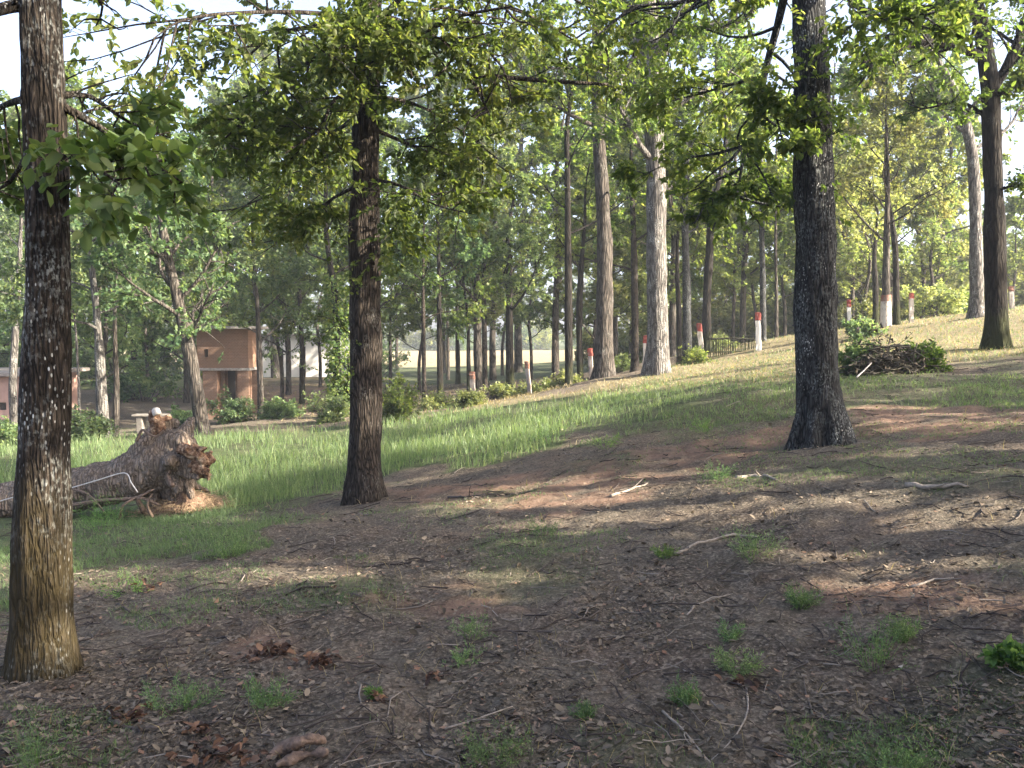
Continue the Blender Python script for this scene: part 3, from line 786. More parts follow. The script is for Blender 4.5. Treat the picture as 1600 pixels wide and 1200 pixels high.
# ---- T3: the big grey trunk right of centre
def tree_grey():
    Y = 9.5
    t = Tree('oak_tree', base_at(1284, 697, Y), 'large straight grey lichened trunk right of centre with a flared foot', seed=33, barkm=BK_grey, leafm=LF_oak, leaf=.078, detailed=True)
    path = [(1284, 700, 82), (1282, 655, 78), (1277, 600, 70), (1274, 450, 66), (1271, 300, 62), (1267, 100, 58), (1264, 0, 56)]
    pt = [at(a, b, Y) for a, b, _ in path]; rd = [pw(w, Y) / 2 * .92 for *_, w in path]
    pt[0] = sink(pt[0]); b = pt[-1]
    pt += [b + np.array([-.1, .1, 2.2]), b + np.array([.1, .3, 4.5]), b + np.array([.2, .3, 7])]; rd += [.17, .12, .04]
    t.trunk(pt, rd, 84, .05, .035, .5, 20)
    # hanging bough that comes down beside the trunk
    t.limb([at(1262, -90, Y), at(1235, -40, 9.6), at(1215, 40, 9.8), at(1196, 110, 10), at(1185, 175, 10.1), at(1165, 235, 10.2), at(1155, 285, 10.2), at(1150, 320, 10.2)], [.06, .05, .042, .036, .03, .024, .014, .006])
    t.limb([at(1170, 225, 10.2), at(1120, 240, 10.5), at(1060, 250, 10.9), at(1000, 275, 11.2)], [.022, .018, .012, .005])
    t.limb([at(1192, 120, 10), at(1150, 130, 10.6), at(1080, 150, 11.2), at(1010, 165, 11.8)], [.022, .018, .012, .005])
    t.limb([at(1190, 150, 10), at(1215, 190, 9.4), at(1225, 240, 9)], [.018, .012, .005])
    t.limb([at(1165, 235, 10.2), at(1190, 290, 10.4), at(1200, 340, 10.6)], [.016, .012, .005])
    t.limb([at(1155, 285, 10.2), at(1110, 310, 10.2), at(1085, 350, 10.2)], [.014, .010, .005])
    t.limb([at(1290, -60, Y), at(1340, 10, 9), at(1400, 30, 8.7), at(1460, 20, 8.5)], [.04, .03, .02, .008])
    t.limb([at(1262, -60, Y), at(1200, -50, 10.4), at(1110, -10, 11.4), at(1030, 60, 12)], [.04, .03, .02, .008])
    t.limb([at(1275, -30, Y), at(1330, -20, 10.6), at(1410, 20, 11.6), at(1470, 90, 12.4)], [.04, .03, .02, .008])
    t.limb([at(1262, -50, Y), at(1180, -30, 9.2), at(1080, 0, 9), at(980, 10, 8.8)], [.05, .035, .025, .008])
    t.crown(13, 10, 16, .46, .46, .75, .28, wells='off', droop=.015)
    t.limbs = []
    t.auto_limbs(11, 5.4, 11, 3.6, 1.8)
    t.crown(7, 6, 8, .4, .35, .4, .2)
    t.limbs = []
    for a, b, dx in [(1300, 210, 25), (1296, 250, 22), (1250, 60, -14), (1262, 130, -10), (1290, 290, 16)]:
        t.limb([at(1270, b + 10, Y), at(a, b, Y - .25), at(a + dx, b - 10, Y - .3)], [.006, .005, .002], k=4, step=.05, amp=0)
    t.leaf = .07; t.crown(4, 3, 4, .5, .5, .2, .3, wells=None)
    return t.done()
tree_grey()

# ---- T4: the black trunk at the right edge
def tree_right():
    Y = 17
    t = Tree('oak_tree', base_at(1557, 543, Y), 'black forked trunk near the right edge with a long bough arching left', seed=44, barkm=BK_black, leafm=LF_oak, leaf=.1)
    path = [(1557, 548, 36), (1557, 500, 34), (1555, 400, 31), (1551, 250, 28), (1546, 130, 25), (1533, 40, 24), (1524, 0, 22)]
    pt = [at(a, b, Y) for a, b, _ in path]; rd = [pw(w, Y) / 2 for *_, w in path]
    pt[0] = sink(pt[0]); b = pt[-1]
    pt += [b + np.array([-.3, .1, 1.6]), b + np.array([-.2, .3, 3.6])]; rd += [.1, .03]
    t.trunk(pt, rd, 32, .12, .02, .5, 14)
    t.limb([at(1543, 100, Y), at(1520, 82, 16.8), at(1450, 66, 16.5), at(1400, 78, 16.2), at(1345, 100, 16)], [.1, .085, .07, .05, .015])
    t.limb([at(1548, 140, Y), at(1570, 110, 17), at(1592, 60, 17), at(1610, 10, 17.2), at(1640, -60, 17.5)], [.11, .09, .08, .07, .03])
    t.limb([at(1550, 155, Y), at(1580, 135, 16.6), at(1620, 120, 16.2)], [.06, .04, .015])
    t.limb([at(1450, 66, 16.5), at(1440, 40, 16.5), at(1410, 10, 16.6), at(1400, -30, 16.6)], [.04, .03, .02, .008])
    t.limb([at(1530, 30, Y), at(1480, 0, 16.4), at(1420, -40, 16), at(1360, -60, 15.6)], [.07, .05, .035, .01])
    t.limb([at(1553, 300, Y), at(1590, 290, 16.6), at(1650, 310, 16.2)], [.03, .02, .008])
    t.limb([at(1545, 185, Y), at(1500, 160, 17.2), at(1440, 170, 17.4), at(1410, 155, 17.6)], [.05, .035, .02, .008], sprout=.4)
    t.limb([at(1528, 0, Y), at(1560, -50, 17.4), at(1600, -120, 17.8)], [.07, .05, .02])
    t.crown(13, 10, 15, .42, .4, .6, .15, wells='off')
    t.limbs = []
    t.auto_limbs(6, 8.2, 11, 3.4, 2.0)
    t.crown(7, 6, 8, .4, .35, .4, .2)
    return t.done()
tree_right()

# ---- mid-distance trees
def mid_tree(name, path, Y, label, seed, barkm=BK_mid, leafm=LF_oak, Htop=13, nl=9, h0=4, llen=3.2, leaf=.12, extra=(), dens=(11, 9, 15), flare=.45, group=None, h1=None, ang=1.15, crown=True, cat='tree', wells='off', droop=.02, lean=(0, 0)):
    p0 = at(path[0][0], path[0][1], Y)
    base = (p0[0], p0[1], hz(p0[0], p0[1]))
    t = Tree(name, base, label, cat, group, seed, barkm, leafm, leaf)
    pt = [at(a, b, Y) for a, b, _ in path]; rd = [pw(w, Y) / 2 for *_, w in path]
    pt[0] = sink((pt[0][0], pt[0][1], base[2]), .15)
    topz = base[2] + Htop
    rt = rd[-1]
    if topz > pt[-1][2] + 1:
        d = nrm(pt[-1] - pt[-2]); L = topz - pt[-1][2]; rng = t.rng
        d[2] = max(d[2], .9); d = nrm(d)
        q = pt[-1].copy()
        for i in range(3):
            q = q + d * L / 3 + rng.normal(0, .12, 3) * [1, 1, 0] + np.array([lean[0], lean[1], 0]) * L / 3
            pt.append(q.copy()); rd.append(rt * (1 - (i + 1) * .3))
    t.trunk(pt, rd, 18, .18, .012 + rd[0] * .05, flare, 10)
    for e in extra:
        t.limb([at(*q[:3]) for q in e[0]], e[1], sprout=e[2] if len(e) > 2 else 1)
    if crown:
        t.auto_limbs(nl, h0, h1 or Htop - .5, llen, llen * .5, ang)
        t.crown(*dens, .42, .34, .4, .2, wells=wells, droop=droop)
    return t.done()

mid_tree('oak_tree', [(1028, 588, 36), (1028, 560, 34), (1027, 480, 33), (1026, 400, 31), (1025, 280, 30), (1022, 190, 29), (1020, 110, 28)], 23,
    'thick pale trunk whose right side is brightly sunlit, behind the bank', 101, BK_pale, Htop=12, h0=5.5, nl=9,
    extra=[([(1022, 120, 23), (1040, 70, 22.8), (1060, 50, 22.6), (1110, 42, 22.3), (1160, 30, 22), (1190, 5, 21.8)], [.16, .14, .11, .09, .07, .03]),
           ([(1020, 120, 23), (1002, 80, 23), (992, 40, 23), (985, -30, 23)], [.16, .14, .12, .05]),
           ([(1018, 200, 23), (1000, 188, 22.6), (975, 200, 22.3), (940, 215, 22)], [.06, .05, .03, .01])])
mid_tree('pine_tree', [(944, 590, 30), (944, 540, 28), (945, 400, 25), (941, 300, 21), (936, 220, 20), (932, 120, 17)], 25,
    'tall straight brown-grey trunk with a flaring broad foot left of the pale sunlit one', 102, BK_mid, Htop=13, h0=7, nl=9,
    extra=[([(940, 310, 25), (950, 300, 24.8), (953, 310, 24.6)], [.05, .03, .01], 0)])
mid_tree('slender_tree', [(889, 590, 13), (888, 450, 12), (887, 300, 9), (886, 200, 8)], 27, 'slim dark trunk just left of the tall brown-grey one', 103, BK_black, Htop=11, h0=4.5, nl=8, llen=2.6)
mid_tree('slender_tree', [(907, 590, 11), (905, 500, 10), (908, 420, 8)], 29, 'short dark trunk between two taller trunks left of centre bank', 104, BK_black, Htop=8, h0=3.2, nl=8, llen=2.2)
mid_tree('slender_tree', [(992, 570, 13), (992, 480, 12), (990, 370, 9)], 29, 'dark trunk between the brown-grey and the pale sunlit trunks', 105, BK_dark, Htop=9.5, h0=3.4, nl=8, llen=2.6)
mid_tree('slender_tree', [(1074, 570, 15), (1073, 450, 13), (1070, 340, 11)], 28, 'smooth dark trunk right of the pale sunlit one', 106, BK_grey, Htop=10, h0=4.2, nl=9, llen=2.8)
mid_tree('slender_tree', [(1061, 568, 8), (1061, 500, 8), (1058, 420, 6)], 29, 'thin black stem hugging the smooth dark trunk', 107, BK_black, Htop=7, h0=3.4, nl=6, llen=1.8)
mid_tree('slender_tree', [(1105, 560, 15), (1104, 480, 13), (1109, 390, 12), (1112, 330, 10)], 30.5, 'black trunk beside the leaning painted post with open sky right of it', 108, BK_black, Htop=11, h0=5, nl=8, llen=2.8)
mid_tree('slender_tree', [(1192, 550, 10), (1192, 450, 9), (1190, 350, 8)], 31, 'thin grey stem standing right behind the brightest white post', 109, BK_grey, Htop=9.5, h0=5, nl=7, llen=2.4)
mid_tree('slender_tree', [(1213, 552, 6), (1213, 460, 5), (1212, 380, 5)], 33, 'thinnest grey pole trunk beside the big grey trunk', 110, BK_mid, Htop=9, h0=5.2, nl=6, llen=2)
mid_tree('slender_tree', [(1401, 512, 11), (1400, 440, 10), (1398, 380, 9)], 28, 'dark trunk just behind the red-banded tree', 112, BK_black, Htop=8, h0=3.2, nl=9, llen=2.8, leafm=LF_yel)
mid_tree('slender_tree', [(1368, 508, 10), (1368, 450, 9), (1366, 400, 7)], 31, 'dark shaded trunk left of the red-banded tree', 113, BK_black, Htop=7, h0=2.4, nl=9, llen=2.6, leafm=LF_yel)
mid_tree('oak_tree', [(1526, 498, 24), (1526, 450, 21), (1524, 330, 18), (1520, 250, 17), (1508, 190, 16), (1490, 140, 12), (1470, 100, 8)], 25, 'pale grey trunk bending left behind the black forked one', 114, BK_pale, Htop=9, h0=4.5, nl=8, llen=2.8)
mid_tree('oak_tree', [(318, 690, 24), (312, 640, 22), (298, 560, 20), (278, 470, 18), (262, 400, 14), (250, 330, 10)], 20.5, 'leaning grey trunk right beside the brick hut', 115, BK_mid, LF_blue, Htop=7, h0=2.0, nl=15, llen=2.8, leaf=.115,
    extra=[([(262, 400, 20.5), (230, 395, 20), (180, 370, 19.6), (110, 360, 19)], [.07, .05, .03, .01])])
mid_tree('oak_tree', [(162, 690, 20), (160, 640, 18), (156, 560, 15), (152, 500, 11)], 22, 'grey split trunk behind the fallen log just right of the near dark one', 116, BK_pale, LF_blue, Htop=8, h0=2.6, nl=11, llen=3, leaf=.12)
mid_tree('slender_tree', [(180, 680, 10), (182, 600, 9), (180, 540, 7)], 23, 'thin dark stem close to the right of the split grey trunk', 117, BK_mid, LF_blue, Htop=6.5, h0=2.6, nl=7, llen=2, leaf=.115)
mid_tree('slender_tree', [(124, 655, 5), (123, 600, 4), (121, 560, 4)], 27, 'white stick-thin stem beside the near left trunk', 118, BK_pale, LF_blue, Htop=6, h0=3, nl=6, llen=1.5, leaf=.115)
mid_tree('oak_tree', [(22, 670, 12), (20, 600, 11), (24, 520, 10)], 26, 'pale trunk in front of the pink wall at the left edge', 119, BK_pale, LF_blue, Htop=8.5, h0=3, nl=10, llen=3, leaf=.12)
mid_tree('slender_tree', [(408, 668, 10), (406, 580, 9), (402, 480, 7)], 27, 'speckled thin trunk in front of the hut right corner', 120, BK_mid, LF_blue, Htop=9, h0=2.1, nl=14, llen=2.9)
mid_tree('slender_tree', [(472, 632, 9), (472, 560, 8), (470, 500, 7)], 34, 'straight dark trunk on the brown floor halfway from the hut to the ivied tree', 121, BK_black, LF_blue, Htop=9, h0=2.7, nl=12, llen=3, leaf=.13)
mid_tree('slender_tree', [(527, 655, 14), (526, 560, 12), (524, 470, 10)], 25, 'dark trunk half wrapped in green ivy left of the furrowed tree', 122, BK_black, LF_blue, Htop=9.5, h0=3.8, nl=10, llen=3)
for i, (x, yb, yt, w, Y, lb) in enumerate([
        (663, 625, 440, 7, 27, 'reddish thin stem, first one right of the leafy shrub'),
        (688, 624, 470, 10, 28, 'straight dark stem, second one right of the leafy shrub'),
        (716, 604, 500, 8, 44, 'short dark distant trunk left of the speckled pair'),
        (733, 620, 500, 7, 33, 'black stem touching the left side of the speckled trunk'),
        (747, 606, 420, 14, 34, 'speckled grey trunk of the pair in front of the field'),
        (758, 606, 430, 9, 35, 'brown trunk of the pair in front of the field'),
        (797, 608, 400, 13, 33, 'forked dark trunk with a broken bulging stub before the bright field')]):
    mid_tree('slender_tree', [(x, yb, w), (x - 1, (yb + yt) / 2, w * .9), (x - 2, yt, w * .7)], Y, lb, 130 + i, [BK_dark, BK_black, BK_black, BK_black, BK_mid, BK_dark, BK_black][i],
             [LF_oak, LF_blue, LF_oak, LF_oak, LF_yel, LF_oak, LF_blue][i], Htop=8 + i % 3, h0=2.7, nl=11, llen=2.6, leaf=.12)
# the red-banded tree: white paint below a red ring on a living trunk
def banded():
    o = mid_tree('banded_tree', [(1384, 515, 15), (1384, 480, 13), (1385, 400, 10), (1386, 340, 8)], 27, 'tree with a red band above white paint, in front of the yellowish crowns', 111, BK_mid, LF_yel, Htop=7.5, h0=2.6, nl=12, llen=3.2, leaf=.115)
    return o
BANDED = banded()

# ------------------------------------------------------------ far woods: four kinds copied with their parts
def proto(seed, leafm, barkm, Hh, h0, llen, nl, leaf, dens=(11, 9, 17)):
    t = Tree('background_tree', (0, 0, 0), 'x', 'tree', 'trees of the far wood', seed, barkm, leafm, leaf)
    rng = t.rng
    pts = [np.array([0, 0, -.4])]
    for i in range(4): pts.append(np.array([rng.normal(0, .15) * i, rng.normal(0, .15) * i, Hh * (i + 1) / 4]))
    r = Hh * .014
    t.trunk(pts, [r, r * .9, r * .75, r * .5, r * .2], 10, .5, .02, .4, 8)
    t.auto_limbs(nl, h0, Hh - .3, llen, llen * .45, 1.2)
    t.crown(*dens, .42, .36, .35, .15, wells=None)
    return t.done()
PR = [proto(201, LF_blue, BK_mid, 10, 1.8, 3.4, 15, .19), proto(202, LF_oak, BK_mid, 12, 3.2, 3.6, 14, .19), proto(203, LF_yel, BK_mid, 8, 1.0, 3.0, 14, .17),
      proto(204, LF_oak, BK_mid, 13, 4.5, 3.8, 13, .2), proto(205, LF_oak, BK_mid, 14, 6, 4.2, 16, .2, (12, 10, 17)), proto(206, LF_light, BK_mid, 7, 2.3, 2.7, 13, .15, (10, 9, 15))]
LBL = ['dense blue-green tree in the hazy wood behind', 'mid green tree in the hazy wood behind', 'low yellowish sunlit tree in the hazy wood behind', 'tall green tree in the hazy wood behind', 'tall high-crowned tree in the hazy wood behind', 'small light green tree in the hazy wood behind']
_first = [True] * 6
def place_tree(kd, x, y, s, rz, label=None, group=None):
    src = PR[kd]
    if _first[kd]: r = src; _first[kd] = False
    else:
        r = src.copy(); COL.objects.link(r)
        for ch in list(src.children):
            c = ch.copy(); COL.objects.link(c); c.parent = r
    r.location = (x, y, hz(x, y)); r.rotation_euler = (0, 0, rz); r.scale = (s, s, s)
    r['label'] = label or LBL[kd]; r['group'] = group or LBL[kd].replace('tree', 'trees')
    return r
def far_woods():
    rng = random.Random(5)
    def put(u, Y, kd, s):
        x = (u - 800) / F * Y; place_tree(kd, x, Y, s, rng.uniform(0, 6.28))
    # left wood behind the hut
    for u, Y, kd, s in [(-40, 34, 0, 1.0), (90, 38, 3, 1.0), (210, 42, 0, 1.1), (290, 37, 0, .9), (360, 44, 3, 1.05), (450, 40, 0, .95), (560, 44, 3, 1.0), (-150, 30, 3, .9), (60, 52, 0, 1.1), (160, 30, 0, .75), (240, 58, 3, 1.1),
                        (400, 62, 0, 1.2), (330, 70, 0, 1.2), (-260, 44, 0, 1.2), (20, 70, 3, 1.3),
                        (960, 44, 3, .95), (1020, 42, 1, .9), (1010, 58, 2, 1.3), (1090, 46, 2, 1.0), (1150, 50, 2, .8), (1240, 48, 2, .9), (1130, 66, 1, 1.0), (1210, 64, 1, .9),
                        (1330, 36, 2, .8), (1390, 40, 2, 1.05), (1440, 37, 2, .85), (1310, 52, 1, 1.0), (430, 54, 4, 1.35), (560, 56, 4, 1.35), (690, 60, 4, 1.5), (810, 58, 4, 1.4), (370, 62, 4, 1.3), (990, 56, 4, 1.3), (1130, 56, 4, 1.2), (1450, 48, 4, 1.0), (560, 36, 5, 0.80), (610, 44, 5, 0.90), (655, 38, 5, 0.75), (700, 52, 5, 1.10), (745, 41, 5, 0.80), (785, 56, 5, 1.10), (830, 46, 5, 0.90), (870, 40, 5, 0.80), (905, 54, 5, 1.10), (950, 38, 5, 0.80), (985, 46, 5, 0.95), (1020, 36, 5, 0.80), (1060, 40, 5, 0.90), (1100, 52, 5, 1.00), (1145, 38, 5, 0.80), (1180, 44, 5, 0.90), (1225, 38, 5, 0.80), (1350, 34, 5, 0.70), (1455, 36, 5, 0.70), (500, 44, 5, 0.90), (440, 36, 5, 0.80), (230, 40, 5, 0.90), (100, 34, 5, 0.80), (330, 40, 5, 0.80), (1580, 44, 5, 0.70), (620, 70, 5, 1.30), (540, 66, 5, 1.20), (770, 50, 4, 1.0), (868, 36, 4, .8), (1480, 60, 2, 1.0), (1620, 48, 1, .7), (1700, 40, 1, .9), (1560, 70, 0, .8),
                        (1050, 36, 1, .9), (930, 36, 2, .9), (1160, 38, 1, .85), (1280, 40, 1, 1.0), (130, 80, 1, 1.2), (300, 84, 0, 1.5), (350, 34, 1, .8), (560, 34, 1, .9), (1460, 46, 1, .95)]:
        put(u, Y, kd, s)
    for i in range(34):      # the tree line beyond the field
        u = -250 + i * 64 + rng.uniform(-20, 20)
        put(u, rng.uniform(158, 185), rng.choice([0, 0, 1, 2]), rng.uniform(1.3, 2.1))
far_woods()

# ------------------------------------------------------------ trees out of frame on the sunny side, whose crowns shade the slope
def shade_trees():
    spots = [(9.5, -1.0, 9, 3.6), (7.5, -6, 9, 3.4), (13, 3.5, 10, 3.8), (12.5, -7, 11, 4), (17, -1, 12, 4), (4.5, -8, 8, 3), (18, 7, 12, 4), (20, 13, 11, 3.8), (15.5, 11, 9, 3.2), (23, 3, 13, 4.2), (9, 3.5, 7, 2.6), (2.5, -4.5, 7, 2.4), (6, -2.8, 7.5, 2.4), (11, -3.5, 6, 3), (6.5, 2.2, 5.5, 2.2), (16, 5, 8, 3.4), (20, -5, 12, 4), (13, 8, 7, 2.6), (7.5, -1.2, 6, 2.6), (11, 1.5, 8, 3.2), (14.5, -4, 9, 3.6), (9, 6, 6.5, 2.6), (6.2, -.5, 5, 2.2), (13, -1, 10, 3.6), (8.5, -3.5, 8, 3)]
    for i, (x, y, h, ll) in enumerate(spots):
        t = Tree('oak_tree', (x, y, hz(x, y)), 'oak beyond the right edge whose crown shades the slope', 'tree', 'oaks shading the slope', 300 + i, BK_dark, LF_oak, .24)
        b = t.base
        t.trunk([b + [0, 0, -.2], b + [.1, 0, h * .4], b + [-.1, .1, h * .7], b + [0, 0, h]], [.2, .17, .12, .04], 10, .4, .02, .4)
        t.auto_limbs(12, h * .3, h - .3, ll, ll * .5, 1.2)
        t.crown(9, 7, 9, .42, .36, .4, .15, wells='all')
        t.done()
shade_trees()

# ------------------------------------------------------------ ground hit of a pixel
def gp(px_, py, up=0.0):
    lo, hi = 2.0, 90.0
    ys_ = np.geomspace(lo, hi, 400)
    P = np.array([at(px_, py, Y) for Y in ys_])
    d = P[:, 2] - HH(P[:, 0], P[:, 1])
    i = np.argmax(d < 0) if (d < 0).any() else len(d) - 1
    if i > 0:
        f = d[i - 1] / (d[i - 1] - d[i] + 1e-9); p = P[i - 1] * (1 - f) + P[i] * f
    else: p = P[0]
    return p + np.array([0, 0, up])

def box(x0, x1, y0, y1, z0, z1):
    V = np.array([[x, y, z] for z in (z0, z1) for y in (y0, y1) for x in (x0, x1)], float)
    Q = np.array([[0, 2, 3, 1], [4, 5, 7, 6], [0, 1, 5, 4], [2, 6, 7, 3], [0, 4, 6, 2], [1, 3, 7, 5]])
    return V, Q
def join(parts):
    Vs, Qs, n = [], [], 0
    for V, Q in parts: Vs.append(V); Qs.append(Q + n); n += len(V)
    return np.vstack(Vs), np.vstack(Qs)
def bevel(o, w, seg=2):
    m = o.modifiers.new('bevel', 'BEVEL'); m.width = w; m.segments = seg; m.limit_method = 'ANGLE'
    return o
def remesh(parts, voxel, name, mat, parent, noise_amp=0.0, nsc=6, seed=0, fine=0.0):
    """fuse overlapping closed shapes into one surface, then roughen it"""
    V, Q = join(parts)
    tmp = mk('tmp', V, Q, [mat])
    m = tmp.modifiers.new('r', 'REMESH'); m.mode = 'VOXEL'; m.voxel_size = voxel; m.use_smooth_shade = True
    dg = bpy.context.evaluated_depsgraph_get()
    me = bpy.data.meshes.new_from_object(tmp.evaluated_get(dg))
    bpy.data.objects.remove(tmp)
    me.name = name
    n = len(me.vertices); co = np.empty(n * 3, np.float32); me.vertices.foreach_get('co', co); co = co.reshape(-1, 3)
    nn = np.empty(n * 3, np.float32); me.vertices.foreach_get('normal', nn); nn = nn.reshape(-1, 3)
    d = (fbm(co[:, 0] * nsc, co[:, 1] * nsc, co[:, 2] * nsc, 4, seed) - .5) * noise_amp
    if fine: d = d + (fbm(co[:, 0] * nsc * 4, co[:, 1] * nsc * 8, co[:, 2] * nsc * 8, 3, seed + 3) - .5) * fine
    co = co + nn * d[:, None]
    me.vertices.foreach_set('co', co.astype(np.float32).ravel()); me.update()
    me.polygons.foreach_set('use_smooth', np.ones(len(me.polygons), bool))
    if not me.materials: me.materials.append(mat)
    o = bpy.data.objects.new(name, me); COL.objects.link(o)
    if parent: o.parent = parent
    return o
def ctube(pts, rad, k=14, step=.06):
    """tube closed with end fans turned to quads (ends pinched)"""
    P, R = resample(pts, rad, step)
    t0 = nrm(P[0] - P[1]) * 1e-3; t1 = nrm(P[-1] - P[-2]) * 1e-3
    P = np.vstack([P[0] + t0, P, P[-1] + t1]); R = np.concatenate([[1e-4], R, [1e-4]])
    return tubes(P[None], R[None], k)

# ------------------------------------------------------------ fallen log with its root end
M_log = bark('bark_log', (.085, .065, .05), (.30, .235, .185), .3, (.28, .27, .25), None, sc=.6)
def wood_material():
    k = N('torn_wood')
    co = k.coord((1, 1, 1))
    n = k.noise(co, 14, 5, .7); v = k.vor(co, 22)
    col = k.ramp(n, [(.36, (.03, .016, .01)), (.5, (.2, .11, .065)), (.66, (.5, .37, .25))])
    k.bump(k.math('ADD', n, v), .03, .8)
    return k.fin(col, .9)
M_wood = wood_material()
M_root = plain('root_bark', (.15, .105, .08), .9, .015, 30, .5)
M_pale = plain('bleached_wood', (.5, .46, .42), .85, .01, 30, .3)
def fallen_log():
    Y = 11.4
    b = np.array(base_at(200, 800, Y))
    t = thing('fallen_log', b, 'huge uprooted trunk lying in the grass with its torn root end to the right', 'fallen log')
    A = lambda x, y, Y=11.4: at(x, y, Y) - b
    parts = [ctube([A(-160, 800, 11.8), A(0, 786, 11.6), A(110, 768, 11.5), A(180, 752), A(228, 735), A(262, 720), A(282, 712)], [.26, .265, .28, .29, .33, .34, .22], 28),
             ctube([A(215, 735), A(235, 705), A(247, 675, 11.4), A(256, 655, 11.4)], [.26, .22, .14, .07]),
             ctube([A(250, 705, 11.5), A(280, 688, 11.3), A(297, 700, 11.2)], [.26, .15, .08]),
             ctube([A(255, 725), A(290, 724, 11.2), A(312, 728, 11.1)], [.32, .17, .10]),
             ctube([A(245, 690, 11.6), A(268, 662, 11.6), A(276, 668, 11.6)], [.18, .10, .05]),
             ctube([A(262, 720), A(275, 760, 11.6), A(262, 800, 11.6)], [.3, .2, .15]),
             ctube([A(262, 715, 11.8), A(285, 705, 12.2), A(300, 690, 12.4)], [.3, .22, .1])]
    rg = np.random.default_rng(31); c0 = A(258, 722)
    for q in range(15):
        an = q / 15 * 6.283 + rg.uniform(-.2, .2); L = rg.uniform(.35, .75) * (.62 if math.sin(an) > .2 else .95)
        d = np.array([.45 + rg.uniform(-.2, .35), math.cos(an), math.sin(an)]); d /= np.linalg.norm(d); bend = rg.normal(0, .12, 3)
        st_ = c0 + np.array([rg.uniform(-.25, .1), 0, 0]) + d * .12
        if (st_ + d * L)[2] < -.3: continue
        r1 = rg.uniform(.07, .14)
        parts.append(ctube([st_, st_ + d * L * .5 + bend * .5, st_ + d * L + bend], [r1 * 1.5, r1, r1 * .35], 10))
    remesh(parts, .022, 'trunk', M_log, t, .10, 5, 5, .05)
    remesh([ctube([A(296, 722, 11.2), A(312, 722, 11.1), A(326, 716, 11.05)], [.10, .12, .09]), ctube([A(305, 730, 11.1), A(318, 738, 11.0), A(322, 744, 11)], [.12, .1, .05]),
            ctube([A(315, 718, 11.1), A(330, 704, 11.1)], [.07, .025]), ctube([A(300, 712, 11.1), A(308, 700, 11.0), A(322, 702, 10.95)], [.09, .06, .02]), ctube([A(285, 700, 11.1), A(300, 706, 11.0), A(312, 712, 10.95)], [.09, .07, .03]), ctube([A(308, 735, 11.1), A(324, 744, 11), A(326, 752, 11)], [.08, .05, .015])], .016, 'torn_root_end', M_wood, t, .14, 9, 8, .05)
    remesh([ctube([A(250, 675, 11.35), A(243, 655, 11.3), A(240, 640, 11.3)], [.10, .09, .05]), ctube([A(258, 655, 11.4), A(268, 652, 11.4)], [.07, .04])], .014, 'torn_root_spike', M_wood, t, .08, 9, 9, .03)
    o = mk('bleached_tip', *join([ctube([A(246, 648, 11.25), A(243, 640, 11.25), A(242, 637, 11.25)], [.055, .05, .02], 10)]), M_pale, t, smooth=True)
    rng = np.random.default_rng(4)
    for path, r in [([A(213, 690, 11.1), A(222, 672, 11.1), A(232, 678, 11.0), A(244, 682, 11), A(256, 672, 11)], .022),
                    ([A(108, 790, 11.0), A(160, 782, 10.9), A(210, 778, 10.8), A(240, 765, 10.8)], .03),
                    ([A(225, 800, 10.9), A(215, 780, 10.8), A(222, 778, 10.8), A(250, 790, 10.8)], .035),
                    ([A(238, 808, 10.8), A(230, 788, 10.75), A(238, 772, 10.8)], .022), ([A(186, 812, 10.8), A(192, 790, 10.7), A(212, 778, 10.8), A(225, 772, 10.9)], .02),
                    ([A(270, 760, 10.9), A(262, 740, 11), A(275, 728, 11)], .03), ([A(112, 764, 11), A(140, 774, 10.8), A(168, 806, 10.7)], .014)]:
        V, Q = ctube(path, np.linspace(r, r * .4, len(path)), 8, .05)
        mk('root', V, Q, M_root, t, smooth=True)
    # earth mound under the roots
    c = np.array(base_at(290, 808, 11.3))
    n = 70; u, v = np.meshgrid(np.linspace(-1, 1, n), np.linspace(-1, 1, n)); u = u.ravel(); v = v.ravel()
    x = c[0] - .1 + u * .68; y = c[1] + .25 + v * .6
    rr = np.sqrt(u ** 2 + v ** 2)
    h = .36 * np.clip(1 - rr ** 1.4, 0, 1) * (.25 + 1.6 * fbm(x * 6, y * 6, 0, 5, 12)) 
    z = H0(x, y) + h - .09
    i = np.arange(n * n).reshape(n, n); Q = np.stack([i[:-1, :-1], i[:-1, 1:], i[1:, 1:], i[1:, :-1]], -1).reshape(-1, 4)
    V = np.stack([x, y, z], 1)
    MM = plain('mound_earth', (.17, .11, .075), .95, .03, 18, .45)
    r_ = thing('earth_mound', c, 'reddish mound of earth and rootlets under the torn roots of the fallen trunk', 'earth mound')
    mk('earth', V - c, Q, MM, r_, smooth=True)
    m = 1100; a = rng.uniform(0, 6.28, m); q = np.sqrt(rng.uniform(0, 1, m)) * .9
    xx = c[0] - .1 + q * np.cos(a) * .68; yy = c[1] + .25 + q * np.sin(a) * .6
    zz = H0(xx, yy) + .36 * np.clip(1 - q ** 1.4, 0, 1) * .95 - .1
    d = np.stack([np.cos(a), np.sin(a), np.full(m, -.4)], 1)
    P = branch(rng, np.stack([xx, yy, zz + .05], 1), d + rng.normal(0, .5, (m, 3)), rng.uniform(.06, .25, m), 3, .25, -.1)
    V, Q = tubes(P, np.full((m, 4), .004) * np.array([1, .9, .8, .4]), 3)
    mk('rootlets', V - c, Q, plain('rootlets', (.33, .24, .15), .9), r_)['kind'] = 'stuff'
    # thin white strip laid over the log
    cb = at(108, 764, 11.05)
    V, Q = ctube([at(-60, 800, 11.3), at(0, 783, 11.2), at(34, 774, 11.15), at(75, 769, 11.1), at(108, 763, 11.05), at(150, 751, 11.0), at(194, 739, 10.98), at(205, 754, 10.85), at(215, 769, 10.78)], [.007] * 9, 8, .04)
